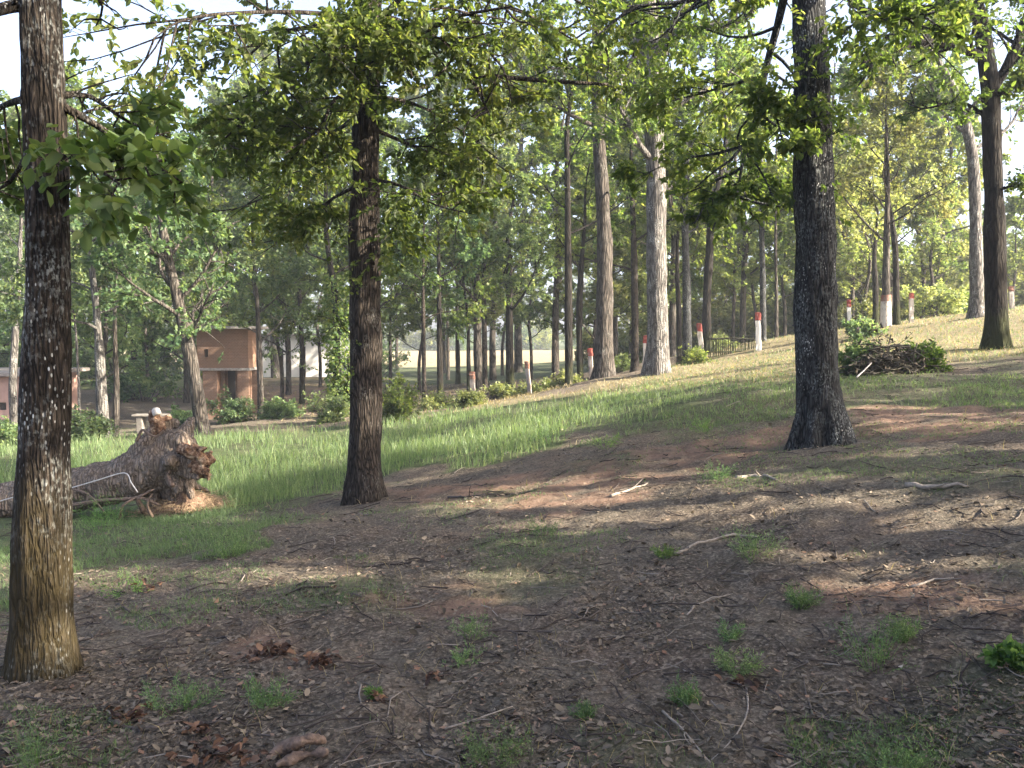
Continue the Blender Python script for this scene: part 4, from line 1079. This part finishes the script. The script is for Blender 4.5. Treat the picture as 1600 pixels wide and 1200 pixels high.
    tag(mk('strip', V, Q, plain('white_strip', (.55, .53, .5), .7), smooth=True, loc=cb), 'thin white strip lying along the near side of the fallen trunk', 'strip')
fallen_log()

# ------------------------------------------------------------ red-topped white posts
def paint(name, c, worn):
    k = N(name)
    co = k.coord((1, 1, .5)); n = k.noise(co, 12, 5, .7); n2 = k.noise(co, 45, 4, .7)
    f = k.math('ADD', k.math('MULTIPLY', n, .7), k.math('MULTIPLY', n2, .3))
    col = k.mix(k.ramp(f, [(worn - .07, 1.0), (worn + .05, 0.0)]), c, (.2, .16, .13))
    k.bump(n2, .01, .5)
    return k.fin(col, .7)
PW = [paint('white_paint', (.66, .64, .6), .40), paint('worn_white_paint', (.5, .46, .41), .46), paint('grey_worn_paint', (.28, .25, .23), .5)]
PR_ = [paint('red_paint', (.24, .05, .038), .45), paint('faded_red_paint', (.19, .08, .052), .49)]
def post(xb, yb, xt, yt, w, Y, wi, ri, label, fr=.17):
    b = at(xb, yb, Y); b[2] = hz(b[0], b[1]); top = at(xt, yt, Y)
    r = thing('painted_post', b, label, 'post', 'red-topped posts along the lane')
    hw = pw(w, Y) / 2 * .86
    rng = np.random.default_rng(int(xb))
    def col_(z0, z1, extra, n):
        ts = np.linspace(z0, z1, n)
        P = np.array([[0, 0, -.25]]) * (1 - ts[:, None]) + (top - b)[None] * ts[:, None]
        P = P + rng.normal(0, .006, P.shape)
        q = []
        for j, p in enumerate(P):
            for a in range(12):
                an = a / 12 * 2 * math.pi
                sq = 1 / max(abs(math.cos(an + .3)), abs(math.sin(an + .3))) * .85
                q.append(p + np.array([math.cos(an), math.sin(an), 0]) * (hw * sq * (1.08 - .12 * ts[j]) + extra + rng.normal(0, .003)))
        q = np.array(q); i = np.arange(n * 12).reshape(n, 12)
        Q = np.stack([i[:-1], np.roll(i[:-1], -1, 1), np.roll(i[1:], -1, 1), i[1:]], -1).reshape(-1, 4)
        cpt = len(q); q = np.vstack([q, P[-1] + [0, 0, .012]])
        ia = i[-1]; T = np.stack([ia[::2], ia[1::2], np.roll(ia, -2)[::2], np.full(6, cpt)], 1)
        return q, np.vstack([Q, T])
    V, Q = col_(0, 1 - fr, 0, 9); mk('shaft', V, Q, PW[wi], r)
    V, Q = col_(1 - fr - .005, 1.0, .008, 5); mk('painted_top', V, Q, PR_[ri], r)
for a in [(741, 634, 738, 581, 10, 26, 2, 1, 'grey weathered post with a faded red top, leftmost of the row'),
          (829, 620, 823, 565, 8, 26, 2, 1, 'grey weathered post with a faded red top standing before the bright field'),
          (925, 599, 922, 545, 9, 26.5, 2, 0, 'grey post with a red top at the foot of the tall brown-grey trunk'),
          (1007, 584, 1009, 524, 9, 28, 1, 0, 'white post with a red top at the left side of the pale sunlit trunk'),
          (1099, 559, 1092, 506, 10, 29, 1, 0, 'leaning dull white post with a red top beside a black trunk'),
          (1186, 552, 1184, 488, 11, 28, 0, 0, 'brightest and tallest white post with a red top, left of the big grey trunk'),
          (1329, 518, 1326, 469, 8, 27.5, 0, 0, 'white post with a red top just right of the big grey trunk'),
          (1424, 506, 1424, 457, 9, 28, 1, 0, 'round-topped white post with a red top right of the red-banded tree'),
          (1583, 480, 1579, 447, 9, 29, 1, 1, 'white post with an orange-red top at the right edge beyond the black trunk')]:
    post(*a)
# paint on the banded tree
def band_paint():
    for y0, y1, nm, m, pr in [(520, 470, 'white_paint_coat', PW[1], .012), (471, 461, 'red_ring', PR_[1], .018)]:
        pts = []; rad = []
        for t in np.linspace(0, 1, 6):
            y = y0 + (y1 - y0) * t
            w = np.interp(y, [340, 400, 480, 515], [8, 10, 13, 15]); x = np.interp(y, [340, 400, 480, 515], [1386, 1385, 1384, 1384])
            pts.append(at(x, y, 27)); rad.append(pw(w, 27) / 2 * 1.12 + pr)
        V, Q = tubes(np.array(pts)[None], np.array(rad)[None], 20)
        V = V + nrm(V - np.repeat(np.array(pts), 20, 0)) * ((fbm(V[:, 0] * 9, V[:, 1] * 9, V[:, 2] * 9, 3, 3) - .5) * .02)[:, None]
        mk(nm, V - np.array(BANDED.location), Q, m, BANDED, smooth=True)
band_paint()

# ------------------------------------------------------------ brick hut, houses, fence, slab
def brick_material():
    k = N('plastered_brick')
    b = k.n('TexBrick'); b.inputs['Scale'].default_value = 5; b.inputs['Color1'].default_value = (.15, .085, .055, 1); b.inputs['Color2'].default_value = (.2, .11, .07, 1); b.inputs['Mortar'].default_value = (.32, .25, .2, 1); b.inputs['Mortar Size'].default_value = .012
    tc = k.n('TexCoord'); mp = k.n('Mapping'); mp.inputs['Rotation'].default_value = (math.pi / 2, 0, 0); k.l(tc.outputs['Object'], mp.inputs[0]); k.l(mp.outputs[0], b.inputs[0])
    n = k.noise(tc.outputs['Object'], 3, 5, .65); n2 = k.noise(tc.outputs['Object'], 20, 4, .6)
    col = k.mix(k.ramp(n, [(.42, 0.0), (.6, .7)]), b.outputs[0], (.19, .12, .08))
    col = k.mix(k.ramp(n2, [(.35, .35), (.6, 0.0)]), col, (.10, .07, .055))
    k.bump(b.outputs['Fac'], .008, .5)
    return k.fin(col, .9)
M_brick = brick_material()
M_conc = plain('concrete', (.25, .23, .21), .9, .01, 14, .35)
M_dark = plain('dark_timber', (.03, .025, .022), .8, .01, 20, .3)
def hut():
    Y = 30
    a = at(308, 575, Y); r_ = at(388, 575, Y); w = r_[0] - a[0]; d = 1.5
    top = at(308, 514, Y)[2] - a[2]
    gz = hz(a[0] + w / 2, Y + .7)
    b = np.array([a[0], Y, gz]); zc = a[2] - gz; zt = zc + top
    t = thing('brick_hut', b, 'small brick chamber raised on pillars with a flat roof, seen behind the leaning grey trunk', 'hut')
    hx0, hx1 = w * .14, w * .22; h0, h1 = zc + top * .28, zc + top * .48
    th = .14
    parts = [box(0, hx0, 0, th, zc, zt), box(hx1, w, 0, th, zc, zt), box(hx0, hx1, 0, th, zc, h0), box(hx0, hx1, 0, th, h1, zt),
             box(0, th, th, d - th, zc, zt), box(w - th, w, th, d - th, zc, zt), box(0, w, d - th, d, zc, zt)]
    mk('chamber_wall', *join(parts), M_brick, t)
    bevel(mk('floor_slab', *box(-.05, w + .05, -.05, d + .05, zc - .09, zc - .002), M_conc, t), .01)
    bevel(mk('roof', *box(-.3, w + .22, -.38, d + .3, zt + .002, zt + .09), M_conc, t), .015)
    for x0, x1, y0 in [(w * .10, w * .38, 0.02), (w * .78, w * 1.0, 0.02), (w * .10, w * .30, d - .4), (w * .78, w * 1.0, d - .4)]:
        mk('pillar', *box(x0, x1, y0, y0 + .36, -.3, zc - .092), M_brick, t)
    mk('door', *box(w * .46, w * .60, d * .5, d * .5 + .05, 0, zc - .1), M_dark, t)
    mk('back_wall', *box(w * .302, w * .778, d - .2, d - .06, -.2, zc - .094), M_brick, t)
hut()
M_pink = plain('pink_plaster', (.42, .27, .22), .9, .01, 2.5, .2)
M_white = plain('white_wall', (.7, .67, .62), .85, .005, 3, .08)
M_roof = plain('roof_sheet', (.25, .22, .2), .8, .01, 6, .3)
def house(name, x0, x1, yt, yb, Y, wallm, label, depth, openings):
    a = at(x0, yb, Y); c = at(x1, yt, Y); gz = hz((a[0] + c[0]) / 2, Y)
    w = c[0] - a[0]; h = c[2] - gz
    t = thing(name, (a[0], Y, gz), label, 'house')
    xs = [0]; parts = []
    for (u0, u1, v0, v1) in openings:
        parts.append(box(xs[-1], u0 * w, 0, .18, -.4, h))
        if v0 > 0: parts.append(box(u0 * w, u1 * w, 0, .18, -.4, v0 * h))
        parts.append(box(u0 * w, u1 * w, 0, .18, v1 * h, h)); xs.append(u1 * w)
    parts.append(box(xs[-1], w, 0, .18, -.4, h))
    parts += [box(0, .18, .18, depth - .18, -.4, h), box(w - .18, w, .18, depth - .18, -.4, h), box(0, w, depth - .18, depth, -.4, h)]
    mk('wall', *join(parts), wallm, t)
    bevel(mk('roof', *box(-.3, w + .3, -.35, depth + .3, h + .003, h + .14), M_roof, t), .02)
    for (u0, u1, v0, v1) in openings:
        mk('door' if v0 == 0 else 'shutter', *box(u0 * w + .004, u1 * w - .004, .09, .13, v0 * h + .004, v1 * h - .004), M_dark, t)
house('plastered_house', -170, 33, 588, 668, 30, M_pink, 'pink plastered low house at the far left edge behind the near dark trunk', 4, [(.3, .42, 0, .8), (.82, .88, .22, .4)])
house('white_house', 405, 520, 525, 575, 56, M_white, 'white sunlit house glimpsed between trunks right of the brick hut', 5, [(.25, .33, .3, .7), (.55, .63, 0, .75)])
def fence():
    Y = 28.8; rng = np.random.default_rng(2)
    x0 = at(1108, 550, Y)[0]; x1 = at(1183, 550, Y)[0]
    zt = lambda x: at(1150, 526 , Y)[2]
    b = np.array([x0, Y, hz(x0, Y)])
    t = thing('stake_fence', b, 'dark fence of thin wooden stakes with a top rail beside the brightest white post', 'fence')
    parts = []
    for i, x in enumerate(np.linspace(x0, x1, 26)):
        h = zt(x) + rng.uniform(-.12, .06); g = hz(x, Y) - .1; lx = rng.normal(0, .03)
        parts.append(tubes(np.array([[[x, Y, g], [x + lx * .5, Y, (g + h) / 2], [x + lx, Y + .01, h]]]) - b, np.array([[.016, .015, .010]]), 6))
    V, Q = join(parts); o = mk('stakes', V, Q, BK_black, t); 
    V, Q = join([tubes(np.array([[[x0 - .1, Y - .03, zt(0) - .08], [(x0 + x1) / 2, Y - .03, zt(0) - .05], [x1 + .1, Y - .03, zt(0) - .1]]]) - b, np.full((1, 3), .03), 8)])
    mk('rail', V, Q, BK_black, t)
    V, Q = join([tubes(np.array([[[x0 - .1, Y - .03, zt(0) - .5], [x1 + .1, Y - .03, zt(0) - .48]]]) - b, np.full((1, 2), .022), 8)])
    mk('rail', V, Q, BK_black, t)
fence()
M_slab = plain('weathered_slab', (.17, .155, .135), .9, .01, 10, .3)
def slab():
    Y = 24; c = np.array(base_at(250, 655, Y)); w = pw(82, Y)
    zt = at(250, 647, Y)[2] - c[2]
    t = thing('stone_bench', c, 'low pale slab bench behind the torn root of the fallen trunk', 'bench')
    bevel(mk('seat', *box(-w / 2, w / 2, -.18, .18, zt - .06, zt), M_slab, t), .02)
    for x in (-w * .36, w * .36): bevel(mk('leg', *box(x - .08, x + .08, -.14, .14, -.2, zt - .062), M_slab, t), .01)
slab()
def bricks():
    rng = random.Random(3)
    M = plain('red_brick', (.45, .12, .07), .9, .005, 14, .25)
    for i, (u, v, lb) in enumerate([(112, 650, 'red brick lying flat at the foot of the white stick-thin stem, leftmost'), (120, 651, 'red brick at the foot of the white stick-thin stem, nearest it'),
                          (128, 650, 'red brick right of the white stick-thin stem'), (117, 645, 'red brick lying on top of the others by the stick-thin stem')]):
        c = np.array(base_at(u, v, 25.5)); c[2] += .02 + (.12 if i == 3 else 0)
        o = mk('red_brick', *box(-.12, .12, -.06, .06, 0, .1), M); o.location = c; o.rotation_euler = (0, 0, rng.uniform(-.5, .5))
        bevel(o, .008); tag(o, lb, 'brick', 'loose red bricks')
bricks()

# ------------------------------------------------------------ shrubs
def shrub(name, u, v, Y, wpx, hpx, lm, label, seed, leaf=.07, n=26, dens=(5, 5, 8), group=None, det=False, sprd=1.0, barkm=None):
    c = np.array(base_at(u, v, Y)); t = Tree(name, c, label, 'shrub' if name != 'weed' else 'weed', group, seed, barkm or BK_mid, lm, leaf, det)
    rng = t.rng; R = pw(wpx, Y) / 2; Hh = pw(hpx, Y)
    a = rng.uniform(0, 6.28, n); q = np.sqrt(rng.uniform(.02, 1, n)) * sprd
    st = c + np.stack([np.cos(a) * q * R * .25, np.sin(a) * q * R * .25, np.full(n, -.03)], 1)
    en = np.stack([np.cos(a) * q * R, np.sin(a) * q * R, Hh * (1.05 - .5 * q ** 2) * rng.uniform(.6, 1.05, n)], 1)
    ln = np.linalg.norm(en, axis=1)
    P = branch(rng, st, en, ln * .95, 8, .10, .02)
    rr = np.clip(ln * .008, .002, .02)
    V, Q = tubes(P, rr[:, None] * np.linspace(1, .3, 9)[None], 4); t.addt(V, Q)
    t.limbs = [(P[i], rr[i], 1.0) for i in range(n)]
    t.crown(*dens, .38, .5, .2, .15, wells=None)
    o = mk('stems', np.vstack(t.TV) - c, np.vstack(t.TQ), t.bark, t.root, smooth=True)
    if t.CV: mk('foliage', np.vstack(t.CV) - c, np.vstack(t.CQ), [t.leafm, t.bark], t.root, attr={'rnd': np.concatenate(t.CR)}, mi=np.concatenate(t.CM))
    return t.root
SH = [(622, 655, 20, 80, 75, LF_oak, 'leafy green shrub against the right side of the furrowed trunk', .08), (512, 662, 23, 70, 55, LF_blue, 'dark green shrub at the foot of the ivied trunk', .09),
      (362, 660, 26, 60, 48, LF_blue, 'dark bush growing between the pillars of the hut', .08), (135, 690, 21, 60, 50, LF_blue, 'low dark bush left of the split grey trunk', .09),
      (295, 680, 22, 40, 40, LF_blue, 'small bush at the left foot of the leaning grey trunk', .09), (440, 660, 26, 50, 26, LF_blue, 'low bush on the brown floor right of the hut', .09),
      (225, 600, 38, 110, 60, LF_blue, 'wide grey-green bush beyond the slab bench', .14), (330, 600, 44, 60, 40, LF_oak, 'bush behind the hut', .16), (840, 605, 28, 46, 14, LF_yel, 'low green scrub at the edge of the shaded field', .09),
      (890, 605, 28, 46, 18, LF_yel, 'low yellowish scrub under the slim dark trunk', .09), (1078, 577, 26, 46, 26, LF_oak, 'small round bush between two dark trunks on the bank', .07),
      (780, 612, 29, 46, 12, LF_yel, 'low green scrub behind the weathered posts', .09), (960, 575, 31, 60, 26, LF_yel, 'pale green undergrowth right of the brown-grey trunk', .1),
      (1130, 556, 31, 60, 18, LF_yel, 'dry scrub along the foot of the stake fence', .08), (1344, 535, 25, 40, 24, LF_blue, 'dark bush in front of the white post right of the big grey trunk', .09),
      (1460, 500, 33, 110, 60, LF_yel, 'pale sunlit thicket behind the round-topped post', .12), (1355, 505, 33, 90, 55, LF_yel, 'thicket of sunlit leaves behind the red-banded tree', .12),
      (570, 625, 30, 70, 30, LF_oak, 'undergrowth behind the furrowed trunk', .1), (680, 640, 25, 46, 18, LF_yel, 'straggly yellowish scrub before the two thin dark stems', .07),
      (735, 655, 23, 30, 20, LF_yel, 'small dry tuft at the foot of the leftmost post', .06), (20, 700, 20, 80, 40, LF_blue, 'low bush at the left edge beyond the near dark trunk', .09),
      (1500, 480, 36, 80, 44, LF_oak, 'green thicket between the round-topped post and the pale trunk', .12)]
for i, (u, v, Y, w, h, m, lb, lf) in enumerate(SH):
    shrub('shrub', u, v, Y, w, h, m, lb, 500 + i, lf)
# undergrowth row in the far woods, one kind copied
def under():
    src = shrub('undergrowth_bush', 300, 600, 50, 150, 90, LF_blue, 'green bush in the undergrowth of the far wood', 555, .22, 30, (6, 6, 10), 'bushes in the far undergrowth')
    s2 = shrub('undergrowth_bush', 1100, 560, 50, 150, 90, LF_yel, 'yellowish bush in the undergrowth of the far wood', 556, .22, 30, (6, 6, 10), 'yellowish bushes in the far undergrowth')
    rng = random.Random(9); first = {0: True, 1: True}
    L = [(u, Y, 0, s) for u, Y, s in [(60, 45, 1), (180, 50, 1.2), (280, 60, 1.2), (400, 58, 1), (590, 60, .7), (-60, 48, 1.2), (120, 60, 1.3), (-160, 40, 1.2)]]
    L += [(u, Y, 1, s) for u, Y, s in [(960, 52, .9), (1050, 48, 1), (1120, 45, .9), (1180, 52, 1), (1240, 46, 1), (1330, 44, 1.3), (1420, 42, 1.2), (1500, 50, 1.4), (1600, 50, 1.2), (1020, 62, 1.3), (1160, 64, 1.4)]]
    L += [(-200 + i * 70 + rng.uniform(-20, 20), rng.uniform(150, 158), i % 3 == 0, rng.uniform(1.2, 1.9)) for i in range(28)]
    for u, Y, kd, s in L:
        kd = int(kd); o = (src, s2)[kd]
        if first[kd]: r = o; first[kd] = False
        else:
            r = o.copy(); COL.objects.link(r)
            for ch in list(o.children):
                c = ch.copy(); COL.objects.link(c); c.parent = r
        x = (u - 800) / F * Y; r.location = (x, Y, hz(x, Y)); r.scale = (s, s, s); r.rotation_euler = (0, 0, rng.uniform(0, 6.28))
under()

# ivy on the dark trunk left of the furrowed tree
def ivy():
    rng = np.random.default_rng(6); n = 2600; Y = 25
    y = rng.uniform(430, 655, n); a = rng.uniform(-2.4, 1.4, n)
    x = np.interp(y, [470, 560, 655], [526, 530, 533])
    P = np.array([at(x[i], y[i], Y) for i in range(n)])
    r = .14 + rng.uniform(0, .22, n) * (.5 + fbm(P[:, 2] * 2, 0 * y, 0, 2, 3))
    d = np.stack([np.sin(a), -np.cos(a), np.zeros(n)], 1)
    t = thing('ivy', base_at(531, 655, Y - .2), 'bright green ivy cloaking the dark trunk left of the furrowed tree', 'ivy')
    V, Q, rr = leaves(rng, P + d * r[:, None], d + [0, 0, -.5], rng.uniform(.07, .13, n), False, .3, .8)
    mk('ivy_leaves', V - np.array(t.location), Q, LF_oak, t, attr={'rnd': rr})
ivy()

# ------------------------------------------------------------ brush pile with a bright bush beside it
def brush():
    Y = 14; c = np.array(base_at(1392, 585, Y)); rng = np.random.default_rng(15)
    t = thing('brush_pile', c, 'heap of cut dead branches on the slope right of the big grey trunk', 'brush pile')
    n = 210; a = rng.uniform(0, 6.28, n); q = np.sqrt(rng.uniform(0, 1, n))
    st = c + np.stack([np.cos(a) * q * .62, np.sin(a) * q * .4, (1 - q ** 1.5) * .5 * rng.uniform(.2, 1.1, n)], 1)
    d = np.stack([rng.normal(0, 1, n), rng.normal(0, .6, n), rng.normal(0, .22, n)], 1)
    P = branch(rng, st - nrm(d) * .25, d, rng.uniform(.3, 1.0, n), 5, .2, -.03)
    V, Q = tubes(P, rng.uniform(.004, .016, n)[:, None] * np.linspace(1, .4, 6)[None], 5)
    o = mk('branches', V - c, Q, plain('dead_branch', (.085, .078, .06), .9, .004, 40, .5), t, smooth=True)
    P2, dr, _, _ = kids(rng, P, 8, .2, 1, .9, .2)
    V, Q, r = leaves(rng, P2, dr, rng.uniform(.04, .09, len(P2)), True, .3)
    mk('withered_leaves', V - c, Q, DEADLEAF, t, attr={'rnd': r * .5})
    V, Q = ctube([at(1338, 590, 13.2), at(1352, 577, 13.4), at(1362, 567, 13.7)], [.012, .011, .009], 8, .05)
    mk('pale_branch', V - c, Q, M_pale, t, smooth=True)
    shrub('shrub', 1342, 588, 14.4, 44, 34, LF_blue, 'dark bushy growth on the left flank of the brush pile', 601, .06, 30, (6, 5, 8), det=True)
    shrub('shrub', 1440, 586, 14.2, 40, 24, LF_oak, 'bright green fern-like bush on the right flank of the brush pile', 602, .06, 30, (6, 5, 8), det=True)
brush()

# ------------------------------------------------------------ weeds, sticks, leaf heaps in the foreground
LF_feather = leafmat('feather_weed', (.07, .12, .055), (.11, .18, .08), (.18, .25, .11), .5)
WD = [(735, 996, 60, 36, 'feathery weed alone on bare soil below the centre'), (1150, 1052, 66, 42, 'round feathery weed on bare soil right of centre front'), (1370, 1045, 120, 78, 'largest pale feathery weed at the lower right'),
      (1410, 1000, 46, 44, 'dark small weed touching the largest feathery one'), (1575, 1045, 44, 36, 'broad-leaved bright weed at the lower right edge'), (772, 1192, 110, 62, 'wispy weed at the bottom edge near the middle'), (1098, 676, 34, 24, 'bright tuft on the upper slope left of the big grey trunk'),
      (858, 694, 70, 36, 'tall seedy tuft at the end of the green grass'), (1175, 872, 90, 46, 'straggly dry-tipped weed right of the centre'), (415, 1104, 80, 44, 'green tuft with dry stems at the lower left'), (280, 1112, 110, 46, 'spreading bluish weed patch right of the near dark trunk'),
      (1070, 1100, 50, 40, 'small weed at the front between two long sticks'), (915, 1125, 40, 26, 'tiny weed near the bottom centre'), (60, 1200, 130, 80, 'mixed weed clump at the bottom left corner'), (1400, 1205, 130, 50, 'low weed with a green blade at the bottom right'),
      (160, 830, 90, 60, 'yellow-green tall tuft in front of the fallen trunk'), (1140, 1000, 40, 30, 'faint weed above the round feathery one'), (1250, 950, 50, 40, 'dusky weed on the right slope'), (850, 835, 60, 26, 'sparse green tuft in the middle of the slope'),
      (360, 870, 80, 46, 'green tuft on the slope below the earth mound'), (730, 1035, 60, 16, 'small creeping weed under the feathery one'), (200, 925, 90, 26, 'yellow-green patch of weed right of the near dark trunk'), (585, 1090, 20, 18, 'tiny bright seedling left of the centre front'), (1120, 750, 50, 26, 'green tuft before the sunlit streak'), (945, 700, 50, 20, 'yellowish tuft on the upper slope'),
      (1040, 870, 36, 22, 'lone yellow-tinged seedling left of the straggly weed')]
for i, (u, v, w, h, lb) in enumerate(WD):
    p = gp(u, v); Y = p[1]
    c = np.array([p[0], p[1], p[2]]); t = Tree('weed', c, lb, 'weed', None, 700 + i, BK_mid, LF_weed if i in (4, 6, 15, 21, 22, 24, 25) else LF_feather, .034 if i == 4 else .013, False, wide=.6 if i == 4 else .16)
    rng = t.rng; R = pw(w, Y) / 2; Hh = pw(h, Y) * .9; n = 16 if h < 40 else 30
    if i == 4: n = 8
    a = rng.uniform(0, 6.28, n); q = np.sqrt(rng.uniform(.02, 1, n))
    st = c + np.stack([np.cos(a) * q * R * .3, np.sin(a) * q * R * .3, np.full(n, -.01)], 1)
    en = np.stack([np.cos(a) * q * R, np.sin(a) * q * R, Hh * rng.uniform(.5, 1.05, n)], 1)
    ln = np.linalg.norm(en, axis=1); P = branch(rng, st, en, ln, 8, .12, .03)
    V, Q = tubes(P, np.full((n, 9), .0009 * (1 + Y / 12)) * np.linspace(1, .4, 9)[None], 3)
    mk('stems', V - c, Q, LF_weed, t.root, attr={'rnd': np.full(len(V), .6)})
    s2, d2, _, _ = kids(rng, P, 7, .2, 1, .8, .2); P2 = branch(rng, s2, d2, np.repeat(ln, 7) * .28, 3, .15, .05)
    b, ax, _, _ = kids(rng, P2, 6, .05, 1, .6, .1)
    V, Q, r = leaves(rng, b, ax, t.leaf * rng.uniform(.6, 1.4, len(b)) * (1 + Y / 14), i == 4, .0, t.wide)
    mk('foliage', V - c, Q, t.leafm, t.root, attr={'rnd': r})

STK = [([(172, 1128), (195, 1142), (240, 1140), (285, 1128)], .016, 0, 'thick curved grey stick at the lower left'), ([(695, 1140), (740, 1126), (800, 1104)], .006, 1, 'pale forked stick near the bottom centre'),
       ([(1035, 1112), (1070, 1145), (1112, 1195)], .006, 1, 'long pale stick running to the bottom edge right of centre'), ([(1166, 1075), (1168, 1110), (1150, 1150), (1112, 1188)], .005, 1, 'thin curved pale stick below the round feathery weed'),
       ([(1055, 868), (1090, 852), (1145, 838), (1200, 842)], .012, 1, 'long crooked stick by the straggly weed'), ([(955, 776), (985, 766), (1012, 756)], .014, 1, 'straight stick in the sunlit streak'),
       ([(1415, 760), (1460, 764), (1512, 762)], .022, 1, 'thick dead branch lying in the streak at the right'), ([(700, 778), (740, 776), (770, 772)], .014, 0, 'dark branch piece right of the furrowed trunk'),
       ([(975, 1062), (1000, 1052), (1028, 1044)], .007, 0, 'short dark stick right of the bottom centre'), ([(1073, 962), (1100, 942), (1145, 928)], .006, 1, 'bent pale twig on the right-hand slope'),
       ([(1425, 918), (1460, 910), (1490, 904)], .009, 1, 'pale straight piece of wood on reddish soil'), ([(205, 958), (192, 950), (182, 944)], .008, 0, 'small grey stick right of the near dark trunk'),
       ([(1150, 748), (1180, 746), (1212, 750)], .02, 1, 'curved pale branch in the sunlit streak'), ([(380, 1120), (400, 1098), (418, 1080)], .005, 1, 'dry stalk leaning over the green tuft'), ([(80, 1166), (130, 1158), (170, 1140)], .006, 0, 'thin root-like stick at the lower left'),
       ([(535, 1196), (560, 1165), (600, 1150)], .005, 0, 'twig left of the wispy weed'), ([(1290, 1180), (1330, 1176), (1345, 1200)], .005, 1, 'angled pale twig at the bottom right'), ([(1540, 1180), (1570, 1172), (1600, 1178)], .008, 0, 'dark stick at the lower right corner')]
MST = [plain('grey_stick', (.085, .07, .062), .9, .004, 40, .4), plain('pale_stick', (.27, .23, .19), .85, .004, 40, .35)]
for path, r, mi_, lb in STK:
    P = np.array([gp(*q) for q in path]); c = P[0].copy()
    Pr, _ = resample(P, [1] * len(P), .06)
    Pr[:, 2] = np.maximum(Pr[:, 2], HH(Pr[:, 0], Pr[:, 1])) + r * .5
    rr = np.linspace(r, r * .45, len(Pr))
    Pr = np.vstack([Pr[0], Pr, Pr[-1]]); rr = np.concatenate([[1e-4], rr, [1e-4]])
    rng = np.random.default_rng(int(abs(path[0][0])))
    Pr = Pr + rng.normal(0, r * .3, Pr.shape) * np.minimum(1, np.arange(len(Pr)) / 3)[:, None]
    parts = [tubes(Pr[None], rr[None], 8)]
    j = len(Pr) // 2; d = nrm(Pr[j + 1] - Pr[j - 1]); sdv = np.cross(d, [0, 0, 1])
    parts.append(tubes(branch(rng, Pr[j][None], (d + sdv * .8 + [0, 0, .35])[None], np.array([np.linalg.norm(P[-1] - P[0]) * .3]), 4, .15), np.linspace(r * .5, r * .15, 5)[None], 6))
    V, Q = join(parts)
    tag(mk('stick', V, Q, MST[mi_], smooth=True, loc=c), lb, 'stick')
def leafheap(u, v, wpx, n, label, seed, size=.05):
    c = gp(u, v); rng = np.random.default_rng(seed); R = pw(wpx, c[1]) / 2
    x = c[0] + rng.normal(0, .45, n) * R; y = c[1] + rng.normal(0, .3, n) * R
    b = np.stack([x, y, HH(x, y) + rng.uniform(0, .03, n)], 1)
    a = rng.uniform(0, 6.28, n)
    V, Q, r = leaves(rng, b, np.stack([np.cos(a), np.sin(a), rng.normal(0, .4, n)], 1), size * rng.uniform(.6, 1.3, n), True, .1, .6)
    tag(mk('dead_leaves', V, Q, RUST, loc=c, attr={'rnd': r}), label, 'dead leaves', kind='stuff')
kk = N('rusty_leaf'); RUST = kk.fin(kk.ramp(kk.attr('rnd'), [(0, (.035, .02, .014)), (.5, (.10, .052, .032)), (1, (.2, .115, .07))]), .75, .3)
for i, a in enumerate([(425, 1022, 70, 60, 'rusty curled leaves in a line left of the centre front'), (500, 1034, 60, 50, 'second patch of rusty leaves nearer the centre'), (200, 1125, 90, 60, 'orange-brown leaves around the thick curved stick'), (330, 1186, 160, 90, 'rusty leaf heap on the bottom edge'),
                      (230, 920, 60, 26, 'reddish leaves right of the near dark trunk'), (310, 1145, 50, 20, 'dull brown leaves right of the thick curved stick'), (590, 1095, 40, 14, 'red-brown leaves by the tiny bright seedling'), (1170, 1072, 80, 20, 'few rusty leaves under the round feathery weed'), (670, 1065, 30, 10, 'pair of reddish leaves in the lower middle')]):
    leafheap(*a, 900 + i)
def chunk():
    c = gp(455, 1192); A = lambda u, v, d=0: gp(u, v) + [0, 0, d] - c
    t = thing('bark_chunk', c, 'rotting brown slab of bark at the bottom edge left of centre', 'bark chunk')
    remesh([ctube([A(405, 1198), A(440, 1186, .04), A(480, 1176, .05), (A(505, 1168, .03))], [.01, .022, .024, .01], 12, .02), ctube([A(430, 1200, .01), A(470, 1192, .03), A(510, 1186, .03)], [.012, .018, .01], 12, .02)], .006, 'bark_piece', M_root, t, .04, 14, 3, .015)
chunk()

# ------------------------------------------------------------ the air
def haze():
    V, Q = box(-320, 320, -60, 330, -8, 45)
    k = bpy.data.materials.new('haze_air'); k.use_nodes = True; nt = k.node_tree
    nt.nodes.remove(nt.nodes['Principled BSDF']); v = nt.nodes.new('ShaderNodeVolumePrincipled')
    v.inputs['Color'].default_value = (.82, .9, 1, 1); v.inputs['Density'].default_value = HAZE
    nt.links.new(v.outputs[0], nt.nodes['Material Output'].inputs['Volume'])
    o = mk('haze', V, Q, k); tag(o, 'thin pale haze filling the air between the trees', None, None, 'stuff')
HAZE = .0010
if HAZE: haze()
